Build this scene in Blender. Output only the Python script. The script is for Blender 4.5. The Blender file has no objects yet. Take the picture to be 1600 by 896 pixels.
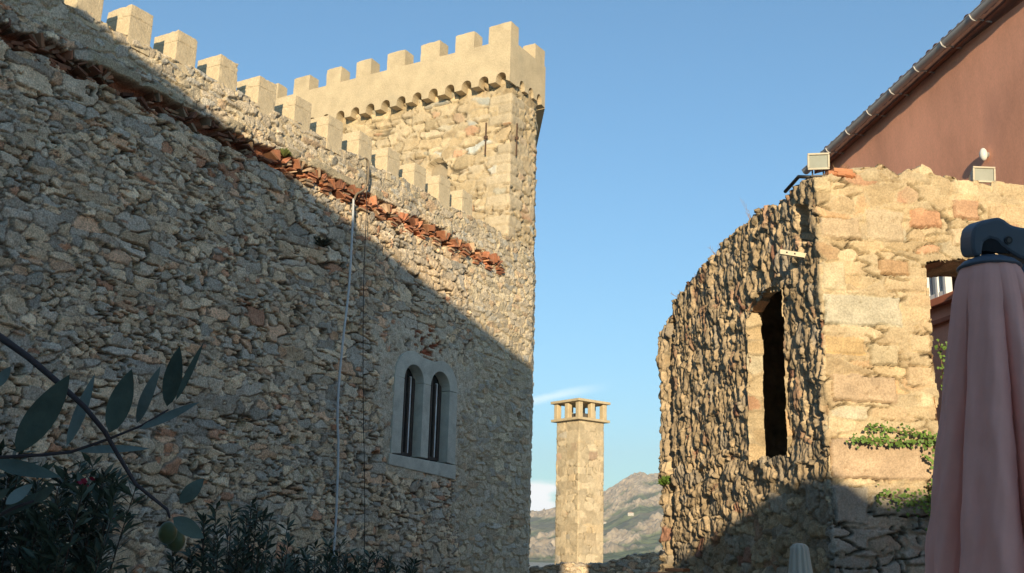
import bpy, bmesh, math, random
import numpy as np
from mathutils import Vector, Matrix
R = math.radians
scene = bpy.context.scene
col = scene.collection
random.seed(5)

# ------------------------------------------------------------------ camera
cam_d = bpy.data.cameras.new('camera'); cam = bpy.data.objects.new('camera', cam_d); col.objects.link(cam)
M = ((0.86166559, 0.50681378, 0.02592696), (-0.10482097, 0.22773571, -0.96806457), (-0.49653296, 0.83143024, 0.24935674))
cam.matrix_world = Matrix(((M[0][0], -M[1][0], -M[2][0], 0), (M[0][1], -M[1][1], -M[2][1], 0), (M[0][2], -M[1][2], -M[2][2], 0), (0, 0, 0, 1)))
cam_d.sensor_width = 36; cam_d.lens = 36 * 1660.46 / 1600
cam_d.clip_start = .05; cam_d.clip_end = 30000
scene.camera = cam

# ------------------------------------------------------------------ light
SUN_AZ, SUN_EL = 30.6, 10.8
w = bpy.data.worlds.new('World'); scene.world = w; w.use_nodes = True
nt = w.node_tree; N = nt.nodes; LK = nt.links
bg = N['Background']
sky = N.new('ShaderNodeTexSky'); sky.sky_type = 'NISHITA'; sky.sun_disc = False
sky.sun_elevation = R(SUN_EL); sky.sun_rotation = R(180 - SUN_AZ)
sky.air_density = 1.0; sky.dust_density = .3; sky.ozone_density = 3.4
bg.inputs['Strength'].default_value = 0.15
def wm(op, a, b=None, c=None):
    n = N.new('ShaderNodeMath'); n.operation = op
    for i, v in enumerate((a, b, c)):
        if v is None: continue
        if isinstance(v, (int, float)): n.inputs[i].default_value = v
        else: LK.new(v, n.inputs[i])
    return n.outputs[0]
tc = N.new('ShaderNodeTexCoord'); sp = N.new('ShaderNodeSeparateXYZ'); LK.new(tc.outputs['Generated'], sp.inputs[0])
azm = wm('MULTIPLY', wm('ARCTAN2', sp.outputs[0], sp.outputs[1]), 57.29578)
elv = wm('MULTIPLY', wm('ARCSINE', sp.outputs[2]), 57.29578)
cmb = N.new('ShaderNodeCombineXYZ'); LK.new(wm('MULTIPLY', azm, .35), cmb.inputs[0]); LK.new(elv, cmb.inputs[1])
nz = N.new('ShaderNodeTexNoise'); nz.inputs['Scale'].default_value = 1.1; nz.inputs['Detail'].default_value = 7; LK.new(cmb.outputs[0], nz.inputs['Vector'])
nzo = wm('SUBTRACT', nz.outputs['Fac'], .5)
def sstep(x, a, b):
    n = N.new('ShaderNodeMapRange'); n.interpolation_type = 'SMOOTHSTEP'
    LK.new(x, n.inputs[0]); n.inputs[1].default_value = a; n.inputs[2].default_value = b
    return n.outputs[0]
# low cumulus bank over the hill
e2 = wm('ADD', elv, wm('MULTIPLY', nzo, .9))
a2 = wm('ADD', azm, wm('MULTIPLY', nzo, 3.0))
cloud = wm('MULTIPLY', wm('MULTIPLY', sstep(e2, 4.25, 3.75), sstep(e2, -1.0, 1.0)), wm('MULTIPLY', sstep(a2, -46, -40), sstep(a2, -27.4, -28.6)))
# a thin wisp
wl = wm('SUBTRACT', elv, wm('MULTIPLY_ADD', azm, .2, 14.28))
wl = wm('ADD', wl, wm('MULTIPLY', nzo, .55))
wisp = wm('MULTIPLY', wm('SUBTRACT', 1.0, sstep(wm('ABSOLUTE', wl), .02, .34)), wm('MULTIPLY', sstep(azm, -33, -29), sstep(azm, -25.0, -28.5)))
fac = wm('MAXIMUM', cloud, wm('MULTIPLY', wisp, .38))
wb = N.new('ShaderNodeMix'); wb.data_type = 'RGBA'; wb.blend_type = 'MULTIPLY'; wb.inputs[0].default_value = 1
LK.new(sky.outputs[0], wb.inputs[6]); wb.inputs[7].default_value = (.76, 1.03, 1.03, 1)      # white balance of the sky light
mx = N.new('ShaderNodeMix'); mx.data_type = 'RGBA'
LK.new(fac, mx.inputs[0]); LK.new(wb.outputs[2], mx.inputs[6]); mx.inputs[7].default_value = (8.0, 8.1, 8.2, 1)
LK.new(mx.outputs[2], bg.inputs['Color'])

sd = bpy.data.lights.new('sun', 'SUN'); sun = bpy.data.objects.new('sun', sd); col.objects.link(sun)
sd.energy = 5.0; sd.angle = R(.45); sd.color = (1.0, .81, .53)
tv = Vector((-math.sin(R(SUN_AZ)) * math.cos(R(SUN_EL)), math.cos(R(SUN_AZ)) * math.cos(R(SUN_EL)), -math.sin(R(SUN_EL))))
sun.rotation_euler = tv.to_track_quat('-Z', 'Y').to_euler()
sun.location = (5, -8, 12)

vs = scene.view_settings; vs.view_transform = 'Standard'; vs.look = 'None'; vs.gamma = 1; vs.use_curve_mapping = False
vs.exposure = 0.5
scene.render.engine = 'CYCLES'

# ------------------------------------------------------------------ helpers
def tag(o, label=None, cat=None, group=None, kind=None):
    if label: o['label'] = label
    if cat: o['category'] = cat
    if group: o['group'] = group
    if kind: o['kind'] = kind
    return o
def empty(name, loc=(0, 0, 0), rz=0.):
    o = bpy.data.objects.new(name, None); col.objects.link(o); o.location = loc; o.rotation_euler = (0, 0, rz); o.empty_display_size = .2
    return o
def link_mesh(name, me, m, parent=None):
    o = bpy.data.objects.new(name, me); col.objects.link(o)
    if m: me.materials.append(m)
    if parent:
        o.parent = parent
        o.matrix_parent_inverse = Matrix.LocRotScale(parent.location, parent.rotation_euler, None).inverted() if parent.parent is None and parent.type == 'EMPTY' and not parent.get('local') else Matrix()
    return o
def copy_tree(o, parent=None):
    c = o.copy(); col.objects.link(c); c.parent = parent
    for ch in list(o.children): copy_tree(ch, c)
    return c

MATS = {}
def mat(name, color=(.5, .5, .5), rough=.9, var=.25, scale=6., bump=.3, bscale=60., attr=None, metal=0., spec=.3, speck=0., stretch=(1, 1, 1), bdist=.01, spot=None):
    if name in MATS: return MATS[name]
    m = bpy.data.materials.new(name); m.use_nodes = True; MATS[name] = m
    t = m.node_tree; n = t.nodes; l = t.links; b = n['Principled BSDF']
    b.inputs['Roughness'].default_value = rough; b.inputs['Metallic'].default_value = metal
    b.inputs['Specular IOR Level'].default_value = spec
    tcn = n.new('ShaderNodeTexCoord'); mp = n.new('ShaderNodeMapping'); mp.inputs['Scale'].default_value = stretch
    l.new(tcn.outputs['Object'], mp.inputs[0])
    if attr:
        a = n.new('ShaderNodeAttribute'); a.attribute_name = attr; src = a.outputs['Color']
    else:
        a = n.new('ShaderNodeRGB'); a.outputs[0].default_value = (*color, 1); src = a.outputs[0]
    n1 = n.new('ShaderNodeTexNoise'); n1.inputs['Scale'].default_value = scale; n1.inputs['Detail'].default_value = 8; n1.inputs['Roughness'].default_value = .65
    l.new(mp.outputs[0], n1.inputs['Vector'])
    mr = n.new('ShaderNodeMapRange'); mr.inputs[1].default_value = .3; mr.inputs[2].default_value = .7; mr.inputs[3].default_value = 1 - var; mr.inputs[4].default_value = 1 + var
    l.new(n1.outputs['Fac'], mr.inputs[0])
    mul = n.new('ShaderNodeMix'); mul.data_type = 'RGBA'; mul.blend_type = 'MULTIPLY'; mul.inputs[0].default_value = 1
    l.new(src, mul.inputs[6]); l.new(mr.outputs[0], mul.inputs[7])
    out = mul.outputs[2]
    if speck:
        n3 = n.new('ShaderNodeTexNoise'); n3.inputs['Scale'].default_value = bscale * 1.7; n3.inputs['Detail'].default_value = 3
        l.new(mp.outputs[0], n3.inputs['Vector'])
        m3 = n.new('ShaderNodeMapRange'); m3.inputs[1].default_value = .35; m3.inputs[2].default_value = .65; m3.inputs[3].default_value = 1 - speck; m3.inputs[4].default_value = 1 + speck
        l.new(n3.outputs['Fac'], m3.inputs[0])
        mu = n.new('ShaderNodeMix'); mu.data_type = 'RGBA'; mu.blend_type = 'MULTIPLY'; mu.inputs[0].default_value = 1
        l.new(out, mu.inputs[6]); l.new(m3.outputs[0], mu.inputs[7]); out = mu.outputs[2]
    if spot:
        n4 = n.new('ShaderNodeTexNoise'); n4.inputs['Scale'].default_value = spot[1]; n4.inputs['Detail'].default_value = 6
        l.new(mp.outputs[0], n4.inputs['Vector'])
        m4 = n.new('ShaderNodeMapRange'); m4.inputs[1].default_value = spot[2]; m4.inputs[2].default_value = spot[2] + .12; m4.inputs[3].default_value = 0; m4.inputs[4].default_value = spot[3]
        l.new(n4.outputs['Fac'], m4.inputs[0])
        mu = n.new('ShaderNodeMix'); mu.data_type = 'RGBA'; l.new(m4.outputs[0], mu.inputs[0])
        l.new(out, mu.inputs[6]); mu.inputs[7].default_value = (*spot[0], 1); out = mu.outputs[2]
    l.new(out, b.inputs['Base Color'])
    if bump:
        n2 = n.new('ShaderNodeTexNoise'); n2.inputs['Scale'].default_value = bscale; n2.inputs['Detail'].default_value = 6; n2.inputs['Roughness'].default_value = .6
        l.new(mp.outputs[0], n2.inputs['Vector'])
        bp = n.new('ShaderNodeBump'); bp.inputs['Strength'].default_value = bump; bp.inputs['Distance'].default_value = bdist
        l.new(n2.outputs['Fac'], bp.inputs['Height']); l.new(bp.outputs[0], b.inputs['Normal'])
    return m

class MB:
    def __init__(s): s.bm = bmesh.new(); s.lay = None
    def box(s, c, d, rot=None, bevel=0.):
        r = bmesh.ops.create_cube(s.bm, size=1)
        mtx = Matrix.Translation(c) @ (rot.to_4x4() if rot else Matrix()) @ Matrix.Diagonal((*d, 1))
        bmesh.ops.transform(s.bm, matrix=mtx, verts=r['verts'])
        if bevel:
            es = list({e for v in r['verts'] for e in v.link_edges})
            bmesh.ops.bevel(s.bm, geom=es, offset=bevel, segments=2, affect='EDGES', profile=.5)
        return r['verts']
    def tube(s, pts, rad, n=8, cap=True):
        pts = [Vector(p) for p in pts]; rings = []
        for i, p in enumerate(pts):
            t = (pts[min(i + 1, len(pts) - 1)] - pts[max(i - 1, 0)]).normalized()
            a = t.cross(Vector((0, 0, 1)) if abs(t.z) < .95 else Vector((1, 0, 0))).normalized(); b = t.cross(a)
            r = rad[i] if isinstance(rad, (list, tuple)) else rad
            rings.append([s.bm.verts.new(p + (a * math.cos(k * 2 * math.pi / n) + b * math.sin(k * 2 * math.pi / n)) * r) for k in range(n)])
        for q in range(len(rings) - 1):
            for k in range(n):
                s.bm.faces.new((rings[q][k], rings[q][(k + 1) % n], rings[q + 1][(k + 1) % n], rings[q + 1][k]))
        if cap:
            s.bm.faces.new(rings[0][::-1]); s.bm.faces.new(rings[-1])
    def lathe(s, prof, c=(0, 0, 0), n=32, fn=None):
        rings = []
        for (r, z) in prof:
            rings.append([s.bm.verts.new((c[0] + (fn(k * 2 * math.pi / n, z, r) if fn else r) * math.cos(k * 2 * math.pi / n), c[1] + (fn(k * 2 * math.pi / n, z, r) if fn else r) * math.sin(k * 2 * math.pi / n), c[2] + z)) for k in range(n)])
        for q in range(len(rings) - 1):
            for k in range(n):
                s.bm.faces.new((rings[q][k], rings[q][(k + 1) % n], rings[q + 1][(k + 1) % n], rings[q + 1][k]))
        s.bm.faces.new(rings[-1]); s.bm.faces.new(rings[0][::-1])
    def poly(s, pts): return s.bm.faces.new([s.bm.verts.new(p) for p in pts])
    def prism(s, prof, o, ax, ay, az, depth, bevel=0.):
        # profile (a,b) in axes ax, ay, extruded along az
        o, ax, ay, az = Vector(o), Vector(ax), Vector(ay), Vector(az)
        v0 = [s.bm.verts.new(o + ax * a + ay * b) for a, b in prof]; v1 = [s.bm.verts.new(v.co + az * depth) for v in v0]
        n = len(prof); fs = [s.bm.faces.new(v0), s.bm.faces.new(v1[::-1])]
        for k in range(n): fs.append(s.bm.faces.new((v0[k], v1[k], v1[(k + 1) % n], v0[(k + 1) % n])))
        bmesh.ops.recalc_face_normals(s.bm, faces=fs)
        if bevel:
            es = list({e for f in fs for e in f.edges})
            bmesh.ops.bevel(s.bm, geom=es, offset=bevel, segments=2, affect='EDGES', profile=.5)
    def build(s, name, m, parent=None, smooth=False, recalc=True):
        if recalc: bmesh.ops.recalc_face_normals(s.bm, faces=s.bm.faces)
        me = bpy.data.meshes.new(name); s.bm.to_mesh(me); s.bm.free()
        if smooth: me.polygons.foreach_set('use_smooth', [True] * len(me.polygons))
        return link_mesh(name, me, m, parent)

# ---- numpy noise
def h01(i, j, s):
    with np.errstate(over='ignore'):
        x = (i.astype(np.int64) * 374761393 + j.astype(np.int64) * 668265263 + int(s) * 1442695041).astype(np.uint64) & np.uint64(0xffffffff)
        x = (x ^ (x >> np.uint64(13))) * np.uint64(1274126177) & np.uint64(0xffffffff)
        x = (x ^ (x >> np.uint64(16))) * np.uint64(2246822519) & np.uint64(0xffffffff)
        x = x ^ (x >> np.uint64(15))
    return x.astype(np.float64) / 4294967296.
def vn(x, y, s):
    i = np.floor(x); j = np.floor(y); a = x - i; b = y - j
    a = a * a * (3 - 2 * a); b = b * b * (3 - 2 * b)
    return (h01(i, j, s) * (1 - a) + h01(i + 1, j, s) * a) * (1 - b) + (h01(i, j + 1, s) * (1 - a) + h01(i + 1, j + 1, s) * a) * b
def fbm(x, y, s, o=4):
    t = 0; am = .5; tot = 0
    for k in range(o):
        t = t + am * vn(x * 2 ** k + 17.3 * k, y * 2 ** k + 5.1 * k, s + k * 7); tot += am; am *= .5
    return t / tot
def ss(x, a, b):
    t = np.clip((x - a) / (b - a), 0, 1); return t * t * (3 - 2 * t)
def stone(u, v, cw, ch, seed, p=2.8, jit=.85, var=.9, asp=.5, warp=.35):
    x = u / cw + warp * (fbm(u / cw * 1.4, v / ch * 1.4, seed + 1, 3) - .5) * 2
    y = v / ch + warp * (fbm(u / cw * 1.2 + 9, v / ch * 1.2, seed + 2, 3) - .5) * 2
    cj = np.floor(y)
    f1 = np.full(u.shape, 9.); f2 = f1.copy(); si = np.zeros(u.shape); sj = si.copy(); lx = si.copy(); ly = si.copy()
    for dj in (-2, -1, 0, 1, 2):
        j = cj + dj; sh = h01(j, j * 0, seed + 3)
        ci = np.floor(x - sh)
        for di in (-2, -1, 0, 1, 2):
            i = ci + di
            dx = x - (i + sh + .5 + jit * (h01(i, j, seed + 4) - .5)); dy = y - (j + .5 + jit * .8 * (h01(i, j, seed + 5) - .5))
            a = np.exp(asp * (h01(i, j, seed + 6) - .5)); q = np.exp(var * (h01(i, j, seed + 7) - .5))
            d = (np.abs(dx * a) ** p + np.abs(dy / a) ** p) ** (1 / p) * q
            m = d < f1
            f2 = np.where(m, f1, np.minimum(f2, d)); f1 = np.where(m, d, f1)
            si = np.where(m, i, si); sj = np.where(m, j, sj); lx = np.where(m, dx, lx); ly = np.where(m, dy, ly)
    return f2 - f1, si, sj, lx, ly
def pick(pal, r):
    pal = np.array(pal); wts = pal[:, 3] / pal[:, 3].sum(); cs = np.cumsum(wts)
    return pal[np.clip(np.searchsorted(cs, r), 0, len(pal) - 1), :3]
def masonry(u, v, cw, ch, seed, pal, mortar, joint=.03, amp=.03, tilt=.03, e0=.22, jw=.10, rough=.012, mix=1.0, **k):
    """stone relief (metres outward) and colour at wall coordinates u, v"""
    e, i, j, lx, ly = stone(u, v, cw, ch, seed, **k)
    s = np.clip(e / e0, 0, 1); prof = np.sqrt(np.clip(s * (2 - s), 0, 1))
    r1, r2, r3 = h01(i, j, seed + 11), h01(i, j, seed + 12), h01(i, j, seed + 13)
    h = -joint * (1 - prof) + prof * (amp * (r1 - .5) + tilt * (lx * (r2 - .5) + ly * (r3 - .5)) * 2)
    h += rough * (fbm(u * 14, v * 14, seed + 20, 4) - .5) * 2 * (.4 + .6 * prof)
    c = pick(pal, h01(i, j, seed + 14)) * (.79 + .42 * h01(i, j, seed + 15))[..., None]
    c = c * (.82 + .36 * fbm(u * 6, v * 6, seed + 30, 4))[..., None]
    mo = np.array(mortar) * (.8 + .4 * fbm(u * 9, v * 9, seed + 31, 3))[..., None]
    t = (ss(e, jw * .45, jw) * mix + (1 - mix))[..., None]
    return h, c * t + mo * (1 - t), e

def grid_object(name, P, C, keep, m, parent):
    ny, nx = P.shape[:2]
    idx = np.arange(ny * nx).reshape(ny, nx)
    q = np.stack([idx[:-1, :-1], idx[:-1, 1:], idx[1:, 1:], idx[1:, :-1]], -1)
    if keep is not None: q = q[keep]
    q = q.reshape(-1, 4)
    used = np.zeros(ny * nx, bool); used[q.ravel()] = True
    rem = np.cumsum(used) - 1
    q = rem[q]; V = P.reshape(-1, 3)[used]; CC = C.reshape(-1, 3)[used]
    me = bpy.data.meshes.new(name)
    me.vertices.add(len(V)); me.vertices.foreach_set('co', V.astype(np.float32).ravel())
    me.loops.add(q.size); me.loops.foreach_set('vertex_index', q.astype(np.int32).ravel())
    me.polygons.add(len(q)); me.polygons.foreach_set('loop_start', np.arange(0, q.size, 4, dtype=np.int32))
    try: me.polygons.foreach_set('loop_total', np.full(len(q), 4, dtype=np.int32))
    except Exception: pass
    me.update(calc_edges=True); me.validate()
    a = me.color_attributes.new('col', 'FLOAT_COLOR', 'POINT')
    a.data.foreach_set('color', np.concatenate([CC, np.ones((len(CC), 1))], 1).astype(np.float32).ravel())
    me.polygons.foreach_set('use_smooth', np.ones(len(q), bool))
    return link_mesh(name, me, m, parent)

def sheet(name, path, z0, ztop, res, field, m, parent, u0=0., hole=None, thick=.4, nround=3, close=False, zres=None):
    """displaced masonry skin along a ground path (outer side on the right of travel); folds over the top by 'thick'"""
    p = np.array(path, float); seg = np.hypot(*np.diff(p, axis=0).T); L = np.concatenate([[0], np.cumsum(seg)])
    nu = int(L[-1] / res) + 1; t = np.linspace(0, L[-1], nu)
    xy = np.stack([np.interp(t, L, p[:, 0]), np.interp(t, L, p[:, 1])], 1)
    tan = np.stack([np.interp(t, (L[1:] + L[:-1]) / 2, np.diff(p[:, 0]) / seg), np.interp(t, (L[1:] + L[:-1]) / 2, np.diff(p[:, 1]) / seg)], 1) if False else None
    for _ in range(nround):
        xy[1:-1] = (xy[:-2] + xy[1:-1] * 2 + xy[2:]) / 4
    tg = np.gradient(xy, axis=0); tg /= np.linalg.norm(tg, axis=1)[:, None]
    if close: tg[0] = tg[-1] = (tg[1] + tg[-2]) / np.linalg.norm(tg[1] + tg[-2])
    nr = np.stack([tg[:, 1], -tg[:, 0]], 1)
    u = t + u0; zt = ztop(u)
    zres = zres or res
    nv = int((zt.max() - z0) / zres) + 1; k = int(thick / (res * 1.5))
    tt = np.linspace(0, 1, nv)[:, None]
    Z = z0 + tt * (zt[None, :] - z0)
    inward = np.zeros_like(Z)
    if k > 0:
        inw = np.linspace(0, thick, k + 1)[1:]
        Z = np.concatenate([Z, np.repeat(zt[None, :], k, 0)], 0); inward = np.concatenate([inward, np.repeat(inw[:, None], nu, 1)], 0)
    U = np.repeat(u[None, :], Z.shape[0], 0); Vv = Z + inward
    h, C, *_ = field(U, Vv)
    top = inward > 0
    out = np.where(top, 0, h); up = np.where(top, h * .8, 0)
    # keep the fold joined: the edge row carries both
    X = xy[None, :, 0] + nr[None, :, 0] * (out - inward); Yy = xy[None, :, 1] + nr[None, :, 1] * (out - inward)
    P = np.stack([X, Yy, Z + up], -1)
    if close: P[:, -1] = P[:, 0]; C[:, -1] = C[:, 0]
    keep = None
    if hole is not None:
        Uc = (U[:-1, :-1] + U[1:, 1:]) / 2; Vc = (Vv[:-1, :-1] + Vv[1:, 1:]) / 2
        keep = ~hole(Uc, Vc)
    return grid_object(name, P, C, keep, m, parent)

def worn_box(b, c, d, seed, amt=.006, cuts=7, bev=.014):
    vsn = b.box(c, d); es = list({e for v in vsn for e in v.link_edges})
    fs = list({f for v in vsn for f in v.link_faces})
    r = bmesh.ops.bevel(b.bm, geom=es, offset=bev, segments=2, affect='EDGES', profile=.5)
    es = list({e for f in r['faces'] + [f for f in fs if f.is_valid] for e in f.edges if e.calc_length() > .05})
    bmesh.ops.subdivide_edges(b.bm, edges=es, cuts=cuts, use_grid_fill=True)
    c = Vector(c)
    for v in b.bm.verts:
        q = v.co - c
        if abs(q.x) > d[0] or abs(q.y) > d[1] or abs(q.z) > d[2]: continue
        k = sum(1 for a_, h_ in zip(q, d) if abs(a_) > h_ / 2 - .02)
        n_ = fbm(np.array([v.co.x * 16 + seed]), np.array([v.co.y * 14 + v.co.z * 17 + seed * 3.1]), 300 + seed, 3)[0] - .5
        v.co += q.normalized() * (n_ * amt * 2 - (max(0, n_) * .05 if k >= 2 else 0))
def poly_z(pts, rough=.03, seed=0, step=.16):
    xs = [a for a, b in pts]; ys = [b for a, b in pts]
    def f(u):
        g = np.floor(u / step + vn(u * 3, u * 0, seed + 9)); st = h01(g, g * 0, seed) - .5
        return np.interp(u, xs, ys) + rough * (st * 1.6 + (fbm(u * 9, u * 0 + 3, seed + 1, 3) - .5))
    return f
def sdbox(u, v, a, b, c, d):
    dx = np.abs(u - (a + c) / 2) - abs(c - a) / 2; dy = np.abs(v - (b + d) / 2) - abs(d - b) / 2
    return np.maximum(dx, dy)

GZ = -1.6     # courtyard floor, the camera is at the origin at eye height
# ------------------------------------------------------------------ ground and hills
gm = mat('courtyard_paving', (.42, .38, .31), var=.3, scale=1.5, bump=.4, bscale=12)
b = MB(); 
b.poly([(-9000, -3000, GZ - .02), (9000, -3000, GZ - .02), (9000, 9000, GZ - .02), (-9000, 9000, GZ - .02)])
g = b.build('ground', gm); tag(g, kind='structure')

HT = [(-80, .006), (-60, .016), (-45, .026), (-35.56, 0.0322), (-33.88, 0.0347), (-31.20, 0.0394), (-29.65, 0.0436), (-28.91, 0.0451), (-28.10, 0.0483), (-26.99, 0.0534), (-25.58, 0.0638), (-24.64, 0.0734), (-24.13, 0.0783), (-23.79, 0.0801), (-23.39, 0.0779), (-22.79, 0.0798), (-21.79, 0.0754), (-20.48, 0.0642), (-17.26, 0.0480), (-8, .04), (5, .03), (25, .02), (50, .012), (80, .004)]
na, nr_ = 900, 300
az = np.concatenate([np.linspace(-80, -36, 120), np.linspace(-35.8, -18, 900), np.linspace(-17.8, 80, 200)])
rr = np.concatenate([np.linspace(1250, 1770, 60), np.linspace(1780, 3000, 420), np.linspace(3030, 5200, 40)])
A, RR = np.meshgrid(az, rr)
te = np.interp(A, [a for a, _ in HT], [b_ for _, b_ in HT])
up_ = np.where(RR < 1800, .10 * np.clip((RR - 1250) / 550, 0, 1), .10 + .90 * np.clip((RR - 1800) / 1200, 0, 1))
prof = np.where(RR < 3000, up_ ** .9, 1.02 - .15 * np.clip((RR - 3000) / 2200, 0, 1))
hx = A / 57.3 * RR
nb = fbm(hx / 300, RR / 500, 61, 6) - .5; nf_ = fbm(hx / 40, RR / 90, 71, 5) - .5
fade = np.clip(up_ * 6, 0, 1) * np.where(RR < 2950, 1 - .8 * ss(RR, 2550, 2950), .2)
Hh = 3000 * te * prof + nb * 60 * fade + nf_ * 18 * fade + GZ
rockn = fbm(hx / 110 + 3, RR / 260, 81, 6)
hf = np.clip(Hh / 240, 0, 1)
rk = ss(rockn + .34 * hf + .45 * nf_, .60, .68)
Hh += rk * (np.abs(fbm(hx / 14, RR / 30, 91, 4) - .5)) * 34 * np.where(RR < 2950, 1, .3)
Pm = np.stack([np.sin(A / 57.29578) * RR, np.cos(A / 57.29578) * RR, Hh], -1)
scr = ss(fbm(hx / 9, RR / 24, 84, 3), .44, .56)
cg = np.array((.22, .25, .115)); cd = np.array((.105, .135, .065)); ce = np.array((.40, .32, .19)); cr = np.array((.50, .39, .27))
low = cg * (1 - scr[..., None]) + cd * scr[..., None]
pt = ss(fbm(hx / 50 + 5, RR / 120, 88, 5), .5, .64)[..., None]
low = low * (1 - pt * .7) + ce * pt * .7
pv_ = ss(fbm(hx / 90 + 15, RR / 200, 89, 4), .5, .62)[..., None]
low = low * (1 - pv_ * .5) + np.array((.17, .15, .13)) * pv_ * .5
Cc = low * (1 - rk[..., None]) + (cr * (.6 + .8 * fbm(hx / 7, RR / 18, 86, 3)[..., None])) * rk[..., None]
hill = grid_object('hills', Pm, Cc, None, mat('hillside_scrub_rock', attr='col', var=.3, scale=.03, bump=0, rough=1, spec=.05), None)
tag(hill, kind='structure')
# two small pale houses far off on the slope
for k, (a_, r_, w_) in enumerate(((-25.75, 2230, 10), (-24.3, 2210, 8))):
    i_ = int(np.argmin(np.abs(rr - r_))); j_ = int(np.argmin(np.abs(az - a_)))
    x_, y_, z_ = Pm[i_, j_]
    e = empty('hillside_house', (x_, y_, z_), R(20 + 15 * k))
    tag(e, ('larger pale house far away on the green hillside' if k == 0 else 'smaller pale house far away on the green hillside, to the right'), 'house', 'far houses on the hillside')
    b = MB(); b.box((x_, y_, z_ + 2.2), (w_ * 1.5, 7, 6.4), Matrix.Rotation(R(20 + 15 * k), 3, 'Z')); b.build('wall', mat('far_plaster', (.62, .56, .47)), e)
    b = MB(); rz = Matrix.Rotation(R(20 + 15 * k), 3, 'Z')
    b.prism([(-w_ * .8, 0), (w_ * .8, 0), (0, 2.2)], Vector((x_, y_, z_ + 5.4)) + rz @ Vector((0, -3.8, 0)), rz @ Vector((1, 0, 0)), (0, 0, 1), rz @ Vector((0, 1, 0)), 7.6)
    b.build('roof', mat('far_tile', (.40, .24, .16)), e)

# ------------------------------------------------------------------ materials
m_wall = mat('rubble_masonry', attr='col', var=.20, scale=11, bump=.8, bscale=32, speck=.28, bdist=.022)
m_lime = mat('limed_masonry', attr='col', var=.15, scale=8, bump=.6, bscale=42, speck=.16, bdist=.014)
m_plaster = mat('parapet_plaster', (.50, .405, .27), var=.16, scale=2.2, bump=.45, bscale=22, speck=.09, bdist=.015, spot=((.40, .34, .24), 1.7, .58, .55))
m_conc = mat('cast_merlon_concrete', (.56, .46, .31), var=.18, scale=4, bump=.5, bscale=45, speck=.14, bdist=.012, spot=((.34, .30, .23), 3.2, .56, .6), stretch=(1, 1, .5))
m_frame = mat('grey_window_stone', (.50, .48, .41), var=.18, scale=4, bump=.4, bscale=60, speck=.12, spot=((.33, .31, .26), 3.5, .56, .5))
m_brick = mat('terracotta_brick', attr='col', var=.25, scale=14, bump=.5, bscale=70)
m_iron = mat('rusty_iron', (.10, .06, .04), var=.3, scale=20, bump=.3)

GREY0 = [(.30, .275, .235, 5), (.26, .25, .23, 4), (.34, .29, .225, 4), (.38, .33, .26, 2), (.22, .22, .21, 2), (.36, .26, .19, 1.2), (.28, .17, .12, .5), (.42, .36, .28, 1)]
GREY = [(a * 1.82, b_ * 1.64, c * 1.42, d) for a, b_, c, d in GREY0]
TAN = [(.48, .375, .235, 5), (.44, .335, .205, 4), (.52, .41, .26, 3), (.40, .31, .21, 2), (.42, .38, .29, 1), (.49, .30, .185, .8), (.54, .44, .30, 1)]

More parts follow.
